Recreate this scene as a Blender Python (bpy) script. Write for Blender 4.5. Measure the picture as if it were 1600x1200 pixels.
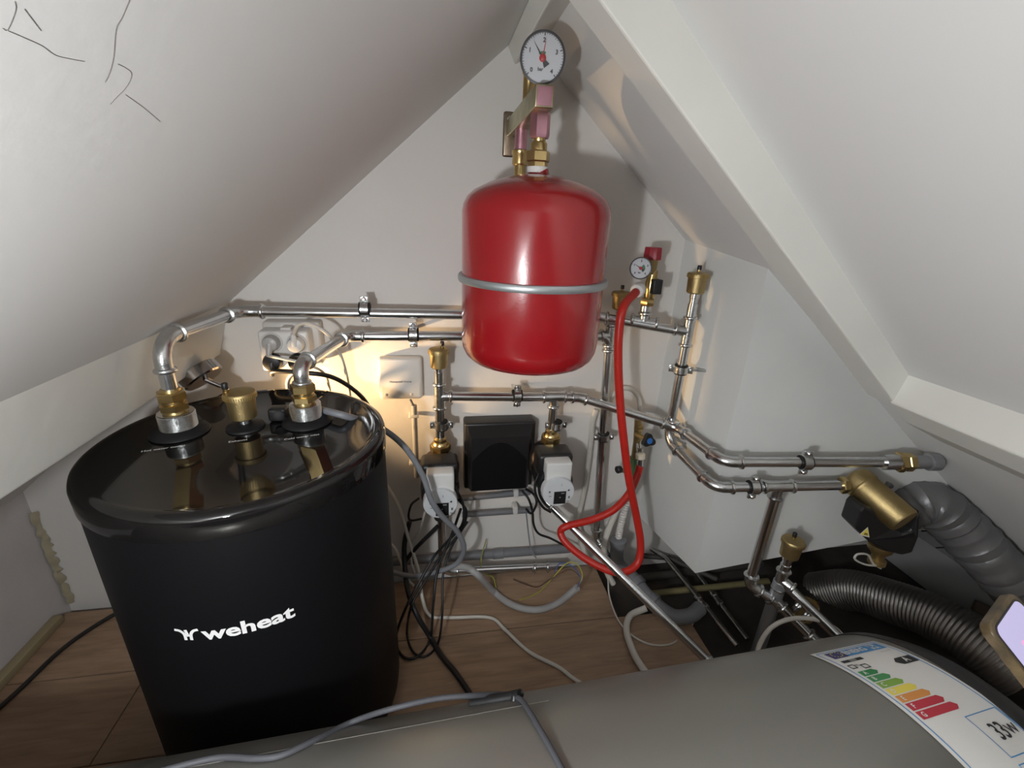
import bpy, bmesh, math, random
from mathutils import Vector, Matrix
random.seed(7)
for o in list(bpy.data.objects): bpy.data.objects.remove(o)
SC = bpy.context.scene; COL = SC.collection
V = Vector; PI = math.pi
def R(d): return math.radians(d)

# ---------------------------------------------------------------- camera
F = 693.28; YAW, PIT, ROL = 0.177837, 0.360911, -0.044363; CH = 1.0   # eye height above floor
cy, sy, cp, sp, cr, sr = math.cos(YAW), math.sin(YAW), math.cos(PIT), math.sin(PIT), math.cos(ROL), math.sin(ROL)
FWD = V((sy*cp, cy*cp, -sp)); RT0 = V((cy, -sy, 0)); DN0 = FWD.cross(RT0)
RT = cr*RT0 + sr*DN0; DN = -sr*RT0 + cr*DN0
EYE = V((0, 0, CH))
cam = bpy.data.objects.new('camera', bpy.data.cameras.new('camera')); COL.objects.link(cam)
cam.matrix_world = Matrix(((RT.x, -DN.x, -FWD.x, 0), (RT.y, -DN.y, -FWD.y, 0), (RT.z, -DN.z, -FWD.z, CH), (0, 0, 0, 1)))
cam.data.sensor_width = 36; cam.data.lens = F/1600*36; cam.data.clip_start = .01
SC.camera = cam
# ---------------------------------------------------------------- light
w = bpy.data.worlds.new('world'); SC.world = w; w.use_nodes = True
w.node_tree.nodes['Background'].inputs[0].default_value = (.9, .92, 1, 1)
w.node_tree.nodes['Background'].inputs[1].default_value = .02
def lamp(name, typ, loc, energy, col, rad, aim=None, **k):
    l = bpy.data.lights.new(name, typ); l.energy = energy; l.color = col
    if typ != 'AREA': l.shadow_soft_size = rad
    for a, b in k.items(): setattr(l, a, b)
    o = bpy.data.objects.new(name, l); COL.objects.link(o); o.location = loc
    if aim: o.rotation_euler = V(aim).to_track_quat('-Z', 'Y').to_euler()
    return o
lamp('hand_torch', 'POINT', (-.245, -.09, CH-.155), 15.3, (.965, .985, 1), .022)
SC.view_settings.view_transform = 'Standard'; SC.view_settings.look = 'None'
SC.view_settings.gamma = 1; SC.view_settings.use_curve_mapping = False
SC.view_settings.exposure = 0.0

# ---------------------------------------------------------------- pixel -> place (1600x1200 frame)
def ray(x, y): return RT*((x-800)/F) + DN*((y-600)/F) + FWD
def P(x, y, Y): r = ray(x, y); return r*(Y/r.y) + EYE
def PZ(x, y, z): r = ray(x, y); return r*((z-CH)/r.z) + EYE
def PX(x, y, X): r = ray(x, y); return r*(X/r.x) + EYE

# ---------------------------------------------------------------- materials
MATS = {}
def mat(name, col, rough=.5, metal=0, bump=0, bscale=200, var=0, vscale=8, emit=None, coat=0, spec=None, detail=4):
    if name in MATS: return MATS[name]
    m = bpy.data.materials.new(name); m.use_nodes = True; n = m.node_tree.nodes; l = m.node_tree.links
    b = n['Principled BSDF']; c = (*col, 1)
    b.inputs['Base Color'].default_value = c; b.inputs['Roughness'].default_value = rough; b.inputs['Metallic'].default_value = metal
    if coat: b.inputs['Coat Weight'].default_value = coat; b.inputs['Coat Roughness'].default_value = .06
    if spec is not None: b.inputs['Specular IOR Level'].default_value = spec
    if emit: b.inputs['Emission Color'].default_value = (*emit[:3], 1); b.inputs['Emission Strength'].default_value = emit[3]
    tc = n.new('ShaderNodeTexCoord')
    if var:
        t = n.new('ShaderNodeTexNoise'); t.inputs['Scale'].default_value = vscale; t.inputs['Detail'].default_value = 6
        l.new(tc.outputs['Object'], t.inputs['Vector'])
        r = n.new('ShaderNodeValToRGB'); r.color_ramp.elements[0].position = .3; r.color_ramp.elements[1].position = .7
        r.color_ramp.elements[0].color = (*[max(0, x*(1-var)) for x in col], 1); r.color_ramp.elements[1].color = (*[min(1, x*(1+var)) for x in col], 1)
        l.new(t.outputs['Fac'], r.inputs['Fac']); l.new(r.outputs['Color'], b.inputs['Base Color'])
    if bump:
        t = n.new('ShaderNodeTexNoise'); t.inputs['Scale'].default_value = bscale; t.inputs['Detail'].default_value = detail
        l.new(tc.outputs['Object'], t.inputs['Vector'])
        bp = n.new('ShaderNodeBump'); bp.inputs['Strength'].default_value = bump; bp.inputs['Distance'].default_value = .004
        l.new(t.outputs['Fac'], bp.inputs['Height']); l.new(bp.outputs['Normal'], b.inputs['Normal'])
    MATS[name] = m; return m
PLASTER = mat('plaster_white', (.755, .755, .745), .7, bump=.045, bscale=90, var=.015, vscale=3)
PLASTER2 = mat('plaster_wall', (.75, .73, .70), .75, bump=.15, bscale=45, var=.025, vscale=4)
PAINT = mat('painted_timber', (.74, .735, .69), .5, bump=.35, bscale=18, var=.04, vscale=5)
PAINTB = mat('painted_box', (.70, .71, .695), .6, bump=.2, bscale=40, var=.02)
KNEE = mat('knee_wall_paint', (.56, .54, .545), .8, bump=.3, bscale=60, var=.06)
GREYW = mat('grey_roof_lining', (.36, .36, .36), .8, bump=.3, bscale=30, var=.06)
CRACK = mat('crack', (.16, .155, .15), .9)
GLUE = mat('old_glue', (.40, .36, .25), .8, bump=.6, bscale=40, var=.2, vscale=20)
STEEL = mat('zinc_steel', (.66, .67, .68), .22, 1, bump=.04, bscale=60, var=.06, vscale=25)
STEELD = mat('zinc_fitting', (.62, .63, .63), .26, 1, bump=.15, bscale=150, var=.1, vscale=60)
DARKST = mat('dull_steel', (.36, .37, .385), .48, .75, var=.1)
BRASS = mat('brass', (.55, .41, .185), .28, 1, bump=.06, bscale=200, var=.12, vscale=30)
BRASSM = mat('brass_matte', (.44, .335, .16), .46, 1, bump=.15, bscale=400, var=.08, vscale=40)
YZINC = mat('yellow_zinc', (.50, .47, .30), .33, 1, var=.25, vscale=25)
PZINC = mat('pink_zinc', (.56, .30, .36), .4, 1, var=.2, vscale=25)
RED = mat('red_enamel', (.31, .007, .011), .22, 0, coat=.6, bump=.03, bscale=300)
REDHOSE = mat('red_rubber', (.50, .02, .012), .42)
REDCAP = mat('red_cap', (.30, .015, .03), .4)
GREENB = mat('green_valve', (.08, .17, .07), .5, .3)
BLKGLOSS = mat('black_gloss_lid', (.008, .0075, .0075), .05, bump=.008, bscale=30)
BLKMATT = mat('black_powder_coat', (.006, .006, .007), .5, spec=.18, bump=.05, bscale=500)
BLK = mat('black_plastic', (.014, .014, .015), .4)
BLKRUB = mat('black_rubber', (.010, .010, .011), .55, spec=.25)
BLKCAB = mat('black_cable', (.012, .012, .013), .42)
GREYCAB = mat('grey_cable', (.20, .21, .23), .42)
WHTCAB = mat('white_cable', (.60, .58, .53), .5)
WHITEP = mat('white_plastic', (.70, .69, .67), .35)
WHITE2 = mat('offwhite_plastic', (.62, .60, .57), .4)
GREYP = mat('grey_pvc', (.17, .175, .19), .45, var=.06)
CONDUIT = mat('grey_conduit', (.36, .36, .36), .5)
PUMPG = mat('pump_face_grey', (.60, .62, .64), .35)
PUMPW = mat('pump_box_white', (.66, .66, .65), .35)
CAST = mat('cast_iron', (.05, .04, .035), .45, .4, bump=.3, bscale=150)
INK = mat('ink_black', (.02, .02, .022), .5)
WINK = mat('ink_white', (.85, .85, .85), .5, emit=(1, 1, 1, .02))
BOILER = mat('boiler_grey_metallic', (.225, .217, .195), .36, .55, bump=.04, bscale=600)
BLUEK = mat('blue_cap', (.03, .16, .50), .4)
WOODCASE = mat('marbled_case', (.10, .07, .035), .35, var=.6, vscale=60)
SCREEN = mat('lit_screen', (.1, .1, .1), .2, emit=(.66, .60, .95, .75))
PINKT = mat('pink_print', (.8, .2, .4), .4, emit=(1, .3, .5, .8))
DARKF = mat('dark_subfloor', (.045, .038, .032), .9, bump=.6, bscale=15, var=.4, vscale=10)
FOIL = mat('grey_foil', (.20, .20, .205), .4, .4, bump=1.0, bscale=22, var=.15, vscale=8)
DUCT = mat('aluminium_duct', (.45, .44, .43), .36, .9, var=.1)
YWOOD = mat('pale_skirting', (.30, .25, .15), .6, var=.1)
CHROME = mat('chrome_lamp', (.42, .40, .38), .15, 1)
MARK = {'y': mat('label_yellow', (.75, .62, .10), .5), 'o': mat('label_orange', (.62, .25, .06), .5), 'r': mat('label_red', (.45, .03, .05), .5),
        'g1': mat('label_green', (.03, .22, .07), .5), 'g2': mat('label_midgreen', (.05, .24, .08), .5), 'g3': mat('label_lime', (.20, .36, .06), .5),
        'b': mat('label_blue', (.06, .25, .52), .5), 'n': mat('label_navy', (.03, .03, .14), .5), 'w': mat('label_paper', (.68, .67, .64), .45)}
def wood():
    m = bpy.data.materials.new('oak_laminate'); m.use_nodes = True; n = m.node_tree.nodes; l = m.node_tree.links; b = n['Principled BSDF']
    tc = n.new('ShaderNodeTexCoord'); mp = n.new('ShaderNodeMapping'); mp.inputs['Scale'].default_value = (9, 70, 9)
    oi = n.new('ShaderNodeObjectInfo'); ad = n.new('ShaderNodeVectorMath'); ad.operation = 'ADD'
    l.new(tc.outputs['Object'], ad.inputs[0]); l.new(oi.outputs['Random'], ad.inputs[1]); l.new(ad.outputs[0], mp.inputs['Vector'])
    t = n.new('ShaderNodeTexNoise'); t.inputs['Scale'].default_value = 1; t.inputs['Detail'].default_value = 8; t.inputs['Distortion'].default_value = .6
    l.new(mp.outputs[0], t.inputs['Vector'])
    r = n.new('ShaderNodeValToRGB'); r.color_ramp.elements[0].position = .25; r.color_ramp.elements[1].position = .75
    r.color_ramp.elements[0].color = (.23, .148, .095, 1); r.color_ramp.elements[1].color = (.39, .265, .175, 1)
    l.new(t.outputs['Fac'], r.inputs['Fac']); l.new(r.outputs['Color'], b.inputs['Base Color']); b.inputs['Roughness'].default_value = .5
    return m
WOOD = wood()
def glassmat():
    m = bpy.data.materials.new('clear_gauge_glass'); m.use_nodes = True; n = m.node_tree.nodes; l = m.node_tree.links
    out = n['Material Output']; t = n.new('ShaderNodeBsdfTransparent'); g = n.new('ShaderNodeBsdfGlossy'); g.inputs['Roughness'].default_value = .03
    mx = n.new('ShaderNodeMixShader'); mx.inputs[0].default_value = .05
    l.new(t.outputs[0], mx.inputs[1]); l.new(g.outputs[0], mx.inputs[2]); l.new(mx.outputs[0], out.inputs['Surface']); return m
GLASS = glassmat()

# ---------------------------------------------------------------- object helpers
def thing(name, label, cat, loc=(0, 0, 0), group=None):
    o = bpy.data.objects.new(name, None); COL.objects.link(o); o.location = loc; o.empty_display_size = .02
    return tag(o, label, cat, group)
def tag(o, label, cat=None, group=None, kind=None):
    if label: o['label'] = label
    if cat: o['category'] = cat
    if group: o['group'] = group
    if kind: o['kind'] = kind
    return o
def wpos(o):
    p = V((0, 0, 0))
    while o: p += o.location; o = o.parent
    return p
def link(name, verts, faces, m, parent=None, smooth=True, origin=None):
    """verts in world coordinates; parents are never rotated"""
    if origin is None:
        lo = [min(v[i] for v in verts) for i in range(3)]; hi = [max(v[i] for v in verts) for i in range(3)]
        origin = V(((lo[0]+hi[0])/2, (lo[1]+hi[1])/2, lo[2]))
    me = bpy.data.meshes.new(name); me.from_pydata([tuple(V(v)-origin) for v in verts], [], faces); me.validate(); me.materials.append(m)
    bm = bmesh.new(); bm.from_mesh(me); bmesh.ops.recalc_face_normals(bm, faces=bm.faces); bm.to_mesh(me); bm.free()
    if smooth:
        me.polygons.foreach_set('use_smooth', [True]*len(me.polygons))
        try: me.set_sharp_from_angle(angle=R(38))
        except Exception: pass
    o = bpy.data.objects.new(name, me); COL.objects.link(o)
    if parent: o.parent = parent; o.location = origin - wpos(parent)
    else: o.location = origin
    return o
def frame(d, up=None):
    d = V(d).normalized(); up = V(up) if up else (V((0, 0, 1)) if abs(d.z) < .95 else V((0, 1, 0)))
    x = d.cross(up)
    if x.length < 1e-6: x = d.orthogonal()
    x.normalize(); y = x.cross(d); y.normalize(); return x, y, d
class G:
    """collects geometry of one mesh"""
    def __init__(s): s.v = []; s.f = []
    def add(s, v, f):
        k = len(s.v); s.v += [V(a) for a in v]; s.f += [tuple(i+k for i in q) for q in f]; return s
    def box(s, c, size, ax=None, bev=0):
        c = V(c); X, Y, Z = ax if ax else (V((1, 0, 0)), V((0, 1, 0)), V((0, 0, 1)))
        bm = bmesh.new(); bmesh.ops.create_cube(bm, size=1)
        for q in bm.verts: q.co = V((q.co.x*size[0], q.co.y*size[1], q.co.z*size[2]))
        if bev: bmesh.ops.bevel(bm, geom=bm.edges[:], offset=bev, segments=3, profile=.5, affect='EDGES')
        s.add([c+X*q.co.x+Y*q.co.y+Z*q.co.z for q in bm.verts], [[q.index for q in fc.verts] for fc in bm.faces]); bm.free(); return s
    def lathe(s, o, d, prof, seg=28, ang=None):
        """prof: (radius, distance along d)"""
        o = V(o); x, y, d = frame(d); v = []; f = []; n = len(prof)
        for r, h in prof:
            for k in range(seg):
                a = 2*PI*k/seg; v.append(o+d*h+(x*math.cos(a)+y*math.sin(a))*r)
        for i in range(n-1):
            for k in range(seg):
                k2 = (k+1) % seg; f.append((i*seg+k, i*seg+k2, (i+1)*seg+k2, (i+1)*seg+k))
        if prof[0][0] > 1e-5: f.append(tuple(range(seg-1, -1, -1)))
        if prof[-1][0] > 1e-5: f.append(tuple((n-1)*seg+k for k in range(seg)))
        return s.add(v, f)
    def ring(s, o, d, R0, r, seg=28, rs=8):
        o = V(o); x, y, d = frame(d); v = []; f = []
        for k in range(seg):
            a = 2*PI*k/seg; e = x*math.cos(a)+y*math.sin(a)
            for j in range(rs):
                b = 2*PI*j/rs; v.append(o+e*(R0+r*math.cos(b))+d*(r*math.sin(b)))
        for k in range(seg):
            for j in range(rs):
                f.append((k*rs+j, ((k+1) % seg)*rs+j, ((k+1) % seg)*rs+(j+1) % rs, k*rs+(j+1) % rs))
        return s.add(v, f)
    def tube(s, pts, r, seg=14, cap=True):
        pts = [V(p) for p in pts]; n = len(pts); v = []; f = []
        rr = r if isinstance(r, (list, tuple)) else [r]*n
        T = []
        for i in range(n):
            t = pts[min(i+1, n-1)]-pts[max(i-1, 0)]; T.append(t.normalized() if t.length > 1e-9 else V((0, 0, 1)))
        x, y, _ = frame(T[0])
        for i in range(n):
            if i: x = (x - T[i]*x.dot(T[i])); x.normalize(); y = x.cross(T[i])
            for k in range(seg):
                a = 2*PI*k/seg; v.append(pts[i]+(x*math.cos(a)+y*math.sin(a))*rr[i])
        for i in range(n-1):
            for k in range(seg):
                k2 = (k+1) % seg; f.append((i*seg+k, i*seg+k2, (i+1)*seg+k2, (i+1)*seg+k))
        if cap: f.append(tuple(range(seg-1, -1, -1))); f.append(tuple((n-1)*seg+k for k in range(seg)))
        return s.add(v, f)
    def hexnut(s, o, d, r, h, n=6):
        return s.lathe(o, d, [(r*.9, 0), (r, h*.12), (r, h*.88), (r*.9, h)], seg=n)
    def prism(s, pts, off):
        n = len(pts); off = V(off); pts = [V(p) for p in pts]
        return s.add(pts+[p+off for p in pts], [tuple(range(n-1, -1, -1)), tuple(range(n, 2*n))]+[(i, (i+1) % n, n+(i+1) % n, n+i) for i in range(n)])
    def put(s, name, m, parent=None, smooth=True): return link(name, s.v, s.f, m, parent, smooth)
def spline(pts, k=8):
    pts = [V(p) for p in pts]; out = []
    q = [pts[0]*2-pts[1]]+pts+[pts[-1]*2-pts[-2]]
    for i in range(1, len(q)-2):
        a, b, c, d = q[i-1:i+3]
        for j in range(k):
            t = j/k; out.append(.5*((2*b)+(c-a)*t+(2*a-5*b+4*c-d)*t*t+(3*b-a-3*c+d)*t**3))
    return out+[pts[-1]]
def cable(name, pts, r, m, label, cat='cable', group=None, k=8, seg=10):
    o = G().tube(spline(pts, k), r, seg).put(name, m); return tag(o, label, cat, group)
def text_mesh(s, size, bold=0.0, sx=1.0, align='CENTER'):
    c = bpy.data.curves.new('t', 'FONT'); c.body = s; c.size = size; c.offset = bold; c.align_x = align; c.align_y = 'CENTER'; c.resolution_u = 3
    o = bpy.data.objects.new('t', c); COL.objects.link(o); dg = bpy.context.evaluated_depsgraph_get(); dg.update()
    me = bpy.data.meshes.new_from_object(o.evaluated_get(dg)); bpy.data.objects.remove(o)
    v = [V((q.co.x*sx, q.co.y, 0)) for q in me.vertices]; f = [tuple(p.vertices) for p in me.polygons]; bpy.data.meshes.remove(me); return v, f
def text(name, s, o, x, y, size, m, parent, bold=0.0, sx=1.0, off=.0004):
    """flat lettering at o, along x, up y"""
    x = V(x).normalized(); y = V(y).normalized(); n = x.cross(y); v, f = text_mesh(s, size, bold, sx)
    return link(name, [V(o)+x*q.x+y*q.y+n*off for q in v], f, m, parent, False)

# ---------------------------------------------------------------- pipe kit
PR = .0108
def fillet(a, b, c, r):
    """arc points that round the corner b"""
    u = (a-b).normalized(); v = (c-b).normalized(); ang = u.angle(v)
    t = min(r/math.tan(ang/2), .48*(a-b).length, .48*(c-b).length); r = t*math.tan(ang/2)
    p, q = b+u*t, b+v*t; bis = (u+v).normalized(); cen = b+bis*(r/math.sin(ang/2)); n = 9; out = []
    e0 = p-cen; e1 = q-cen; th = e0.angle(e1)
    for i in range(n+1):
        s = i/n; out.append(cen+(e0*math.sin((1-s)*th)+e1*math.sin(s*th))/math.sin(th))
    return out
def collar(parent, p, d, r=PR, m=None):
    d = V(d).normalized()
    G().lathe(V(p)-d*.004, d, [(r*1.06, -.004), (r*1.12, -.002), (r*1.12, 0), (r*1.42, .0015), (r*1.5, .004), (r*1.42, .0065), (r*1.1, .008)], 22).put('press_collar', m or STEELD, parent)
def run(parent, pts, r=PR, bend=.03, ends=(False, False), m=None, fm=None):
    """straight pipes between corners, an elbow with two press collars at each corner"""
    m = m or STEEL; fm = fm or STEELD; pts = [V(p) for p in pts]; cur = pts[0]
    for i in range(1, len(pts)):
        if i < len(pts)-1:
            arc = fillet(pts[i-1], pts[i], pts[i+1], bend)
            G().tube([cur, arc[0]], r, 20).put('pipe', m, parent)
            d0 = (arc[0]-cur).normalized(); d1 = (pts[i+1]-arc[-1]).normalized()
            ext = .012
            G().tube([arc[0]-d0*ext]+arc+[arc[-1]+d1*ext], r*1.13, 20).put('elbow', fm, parent)
            collar(parent, arc[0]-d0*ext, -d0, r, fm); collar(parent, arc[-1]+d1*ext, d1, r, fm)
            cur = arc[-1]
        else:
            G().tube([cur, pts[i]], r, 20).put('pipe', m, parent)
def tee(parent, p, main, branch, r=PR, half=.026, bl=.026):
    main = V(main).normalized(); branch = V(branch).normalized(); p = V(p)
    G().tube([p-main*half, p+main*half], r*1.14, 20).tube([p, p+branch*bl], r*1.12, 20).put('tee_fitting', STEELD, parent)
    collar(parent, p-main*half, -main, r); collar(parent, p+main*half, main, r); collar(parent, p+branch*bl, branch, r)
def clamp(p, d, side, label, r=PR, rod=None):
    """rubber lined pipe clamp round axis d at p, ears pointing to side, threaded rod to rod"""
    t = thing('pipe_clamp', label, 'clamp', p, 'rubber lined pipe clamps'); d = V(d).normalized(); side = V(side).normalized()
    G().lathe(V(p)-d*.0115, d, [(r*1.03, 0), (r*1.36, 0), (r*1.42, .004), (r*1.42, .019), (r*1.36, .023), (r*1.03, .023)], 22).put('rubber_liner', BLKRUB, t)
    G().lathe(V(p)-d*.0085, d, [(r*1.42, 0), (r*1.6, .0005), (r*1.6, .0165), (r*1.42, .017)], 22).put('band', STEELD, t)
    n = d.cross(side)
    for s in (1, -1):
        G().box(V(p)+side*s*(r*1.6+.0045), (.011, .0025, .017), (side, n, d), .0006).box(V(p)+side*s*(r*1.6+.0045)+n*.003, (.011, .0025, .017), (side, n, d), .0006).put('ear', STEELD, t)
        G().lathe(V(p)+side*s*(r*1.6+.005)-n*.006, n, [(.0022, 0), (.0022, .010), (.0048, .0105), (.0048, .0135), (.003, .015)], 10).put('screw', STEEL, t)
    if rod is not None: G().tube([V(p)+(V(rod)-V(p)).normalized()*r*1.5, rod], .0038, 10).put('threaded_rod', STEELD, t)
    return t
def air_vent(base, label, s=1.0, nip=.016, knob=(-.012, 0), washer=0, mm=None):
    """brass float air vent, upright on base"""
    mm = mm or BRASSM; b = V(base); t = thing('air_vent', label, 'air vent', b, 'brass float air vents'); U = V((0, 0, 1))
    if washer: G().lathe(b, U, [(washer, 0), (washer*.96, .003), (washer*.6, .0065), (.012, .008), (.008, .008)], 36).put('rubber_washer', BLKRUB, t)
    G().lathe(b, U, [(.009*s, 0), (.009*s, nip*.5), (.0105*s, nip*.55), (.0105*s, nip)], 20).put('nipple', STEEL, t)
    h = b+U*nip
    G().lathe(h, U, [(.010*s, 0), (.0165*s, .0005), (.0192*s, .003), (.0205*s, .03*s), (.0205*s, .034*s)], 40).put('float_body', mm, t)
    c = G(); seg = 60; pr = [(.0205, .034), (.0232, .035), (.0232, .0425), (.0215, .045), (.004, .0475), (0.0005, .0475)]
    c.lathe(h, U, [(a*s, z*s) for a, z in pr], seg)
    for k in range(44):
        a = 2*PI*k/44; e = V((math.cos(a), math.sin(a), 0)); c.box(h+e*.0233*s+U*.0385*s, (.0012*s, .0016*s, .006*s), (e, U.cross(e), U))
    cap = c.put('cap', mm, t)
    k = h+V((knob[0]*s, knob[1]*s, .046*s))
    G().lathe(k, U, [(.0045*s, 0), (.0045*s, .003*s), (.003*s, .0035*s), (.003*s, .0065*s)], 14).put('valve_stem', BRASS, t)
    kk = G(); kk.lathe(k+U*.0055*s, U, [(.0046*s, 0), (.0048*s, .001), (.0046*s, .0085*s), (.004*s, .0095*s)], 12).put('vent_knob', BLK, t)
    return t

# ================================================================ the setting
WY = 1.05; FRONT = -1.9
def W3(x, z, y=WY): return V((x, y, z+CH))
# slopes in section (X,Z relative to the eye)
KX = -.96; KZ = -.69; RXK = 1.62
def zl(x): return -.203 + (x+.447)*.869          # left slope
def zr(x): return .507 - .905*x                 # right slope
AX = (.507+.203-.447*.869)/(.869+.905); AZ = zr(AX)
def slab(name, quad, off, m, kind='structure'):
    o = G().prism(quad, off).put(name, m, None, False); o['kind'] = kind; return o
G1 = G().prism([W3(KX, -1.2), W3(KX, zl(KX)), W3(AX, AZ), W3(RXK, zr(RXK)), W3(RXK, -1.2)], (0, .06, 0)).put('wall_back', PLASTER2, None, False); G1['kind'] = 'structure'
G1 = G().prism([W3(KX-.1, -1.2, FRONT), W3(KX-.1, .6, FRONT), W3(RXK+.1, .6, FRONT), W3(RXK+.1, -1.2, FRONT)], (0, -.06, 0)).put('wall_front', PLASTER2, None, False); G1['kind'] = 'structure'
slope_l = slab('ceiling_left', [W3(KX, zl(KX)), W3(AX, AZ), W3(AX, AZ, FRONT), W3(KX, zl(KX), FRONT)], (-.04, 0, .05), PLASTER)
slope_r = slab('ceiling_right', [W3(RXK, zr(RXK)), W3(AX, AZ), W3(AX, AZ, FRONT), W3(RXK, zr(RXK), FRONT)], (.05, 0, .05), PLASTER)
knee = slab('wall_left', [W3(KX, -1.2), W3(KX, zl(KX)+.03), W3(KX, zl(KX)+.03, FRONT), W3(KX, -1.2, FRONT)], (-.05, 0, 0), KNEE)
slab('wall_right', [W3(RXK-.12, -1.2), W3(RXK-.12, -.9), W3(RXK-.12, -.9, FRONT), W3(RXK-.12, -1.2, FRONT)], (.05, 0, 0), GREYW)
# plaster cracks on the left slope
def on_left(x, y):
    r = ray(x, y); t = (-.203+.447*.869)/(r.z-.869*r.x); return r*t+EYE
for pts in ([(4, 44), (12, 46), (24, 16), (23, 2)], [(12, 48), (40, 60), (66, 72), (86, 86), (110, 92), (132, 96)], [(38, 14), (50, 30), (64, 48)], [(202, 0), (190, 28), (181, 46), (177, 90), (170, 116), (164, 128)],
            [(184, 100), (196, 106), (205, 114), (203, 126), (194, 140), (184, 150), (172, 163)], [(196, 148), (224, 168), (250, 190)]):
    G().tube(spline([on_left(*p) for p in pts], 4), .00016, 5).put('crack', CRACK, slope_l)
# subfloor and planks
sub = G().box((.33, -.42, -.06), (2.7, 3.0, .04)).put('floor', DARKF, None, False); sub['kind'] = 'structure'
PW = .193; ys = .8355
for row in range(-8, 3):
    y0 = ys + (row-1)*PW; y1 = min(y0+PW, WY-.004)
    if y1-y0 < .02: continue
    xs = [KX+.004]; x = KX+.3+((row*37) % 9)*.09
    xe = .47 if row > 0 else (.66 if row == 0 else (.76 if row > -2 else 1.4))
    while x < xe-.15: xs.append(x); x += 1.25
    xs.append(xe)
    for a, b in zip(xs, xs[1:]):
        g = G().box(((a+b)/2, (y0+y1)/2, -.009), (b-a-.0016, y1-y0-.0024, .018), None, .0012); g.put('plank', WOOD, sub, False)
# timber trims
def beam(name, sect, y0, y1, m=PAINT):
    o = G().prism([W3(x, z, y0) for x, z in sect], (0, y1-y0, 0)).put(name, m, None, False)
    b = o.modifiers.new('b', 'BEVEL'); b.width = .003; b.segments = 2; o['kind'] = 'structure'; return o
beam('trim_1', [(-.443, -.197), (-.480, -.317), (-.535, -.345), (-.62, -.33), (-.56, -.27)], FRONT, WY)                 # left purlin
beam('trim_2', [(.818, -.226), (.803, -.285), (.845, -.322), (.95, -.37), (.98, -.34), (.86, -.25)], FRONT, .615)        # right purlin
beam('trim_3', [(.165, .285), (.232, .325), (.25, .36), (.20, .375), (.15, .315)], FRONT, WY)                            # ridge board
# rafter on the right slope, seen from its broad side
def rafter():
    a, b = (.10, .80); dep = .092
    pts = [V((a, 0, CH+zr(a)+.02)), V((b+.06, 0, CH+zr(b+.06)+.02)), V((b+.02, 0, CH+zr(b+.02)-.06)), V((a, 0, CH+zr(a)-dep))]
    y0, y1 = .61, .672
    q = [p+V((0, y0+(.015 if i in (0, 3) else 0), 0)) for i, p in enumerate(pts)]
    o = G().prism(q, (0, y1-y0, 0)).put('trim_4', PAINT, None, False); m = o.modifiers.new('b', 'BEVEL'); m.width = .003; m.segments = 2; o['kind'] = 'structure'
rafter()
G().box((KX+.012, -.3, .011), (.022, 2.6, .022), None, .003).put('baseboard_left', YWOOD, None)['kind'] = 'structure'
# cracked filler line in the far left corner
random.seed(3); g = G(); n = 34; rows = []
for k in range(n+1):
    z = .012+.285*k/n; a = KX+.003; b = WY-.0015; w0 = .004+.008*random.random(); w1 = .006+.012*random.random()
    rows += [V((a, b-w0, z)), V((a+.005, b-.005-.003*random.random(), z)), V((a+w1, b, z))]
g.add(rows, [(3*k+i, 3*k+i+1, 3*k+i+4, 3*k+i+3) for k in range(n) for i in range(2)]).put('filler_line', GLUE, knee)
# boxed-in shaft on the right: hollow white casing hanging above the subfloor
bx = [V((.600, 1.05, 0)), V((.643, .80, 0)), V((1.25, .672, 0)), V((1.36, 1.05, 0))]; bz = (-.842, -.836, -.62, -.62)
def shaft():
    f = G()
    top = [V((p.x, p.y, CH+zr(p.x)+.004)) for p in bx]; bot = [V((p.x, p.y, CH+z)) for p, z in zip(bx, bz)]
    f.add(bot+top, [(0, 1, 2, 3), (4, 5, 6, 7), (0, 1, 5, 4), (1, 2, 6, 5), (2, 3, 7, 6), (3, 0, 4, 7)])
    o = f.put('wall_shaft', PAINTB, None, False); o['kind'] = 'structure'
shaft()

# ================================================================ black buffer tank
TS = .92; TC = V((-.337*TS, .775*TS, 0)); TR = .234*TS; LZ = CH-.385*TS
t = thing('buffer_tank', 'large black round buffer tank with glossy lid and white lettering on its front', 'tank', TC)
UP = V((0, 0, 1))
G().lathe(TC, UP, [(.16, .002), (TR-.045, .003), (TR-.026, .008), (TR-.010, .022), (TR-.002, .042), (TR, .06), (TR, LZ-.035)], 96).put('body', BLKMATT, t)
lid = G().lathe(TC, UP, [(TR-.006, LZ-.040), (TR-.001, LZ-.039), (TR+.0025, LZ-.036), (TR+.003, LZ-.010), (TR+.001, LZ-.004), (TR-.004, LZ-.0005), (TR-.010, LZ), (TR-.016, LZ-.001), (TR-.022, LZ-.003), (TR*.5, LZ-.0015), (.0005, LZ)], 120).put('lid', BLKGLOSS, t)
def wrap(v, rad, a0, zc):   # flat text -> tank front; a0 in degrees where x=0
    out = []
    for q in v:
        a = R(a0)+q.x/rad; out.append(V((TC.x+rad*math.cos(a), TC.y+rad*math.sin(a), zc+q.y)))
    return out
v, f = text_mesh('weheat', .0335*TS, .0009, 1.24)
link('lettering', wrap(v, TR+.0006, -77.2, CH-.5905*TS), f, WINK, t, False)
def stroke(pts, wd):
    g = G(); pts = spline([V((a, b, 0)) for a, b in pts], 6); L = []; Rr = []
    for i, p in enumerate(pts):
        d = (pts[min(i+1, len(pts)-1)]-pts[max(i-1, 0)]).normalized(); n = V((-d.y, d.x, 0))*wd/2; L.append(p+n); Rr.append(p-n)
    k = len(pts); g.add(L+Rr, [(i, i+1, k+i+1, k+i) for i in range(k-1)]); return g
g = G()
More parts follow.
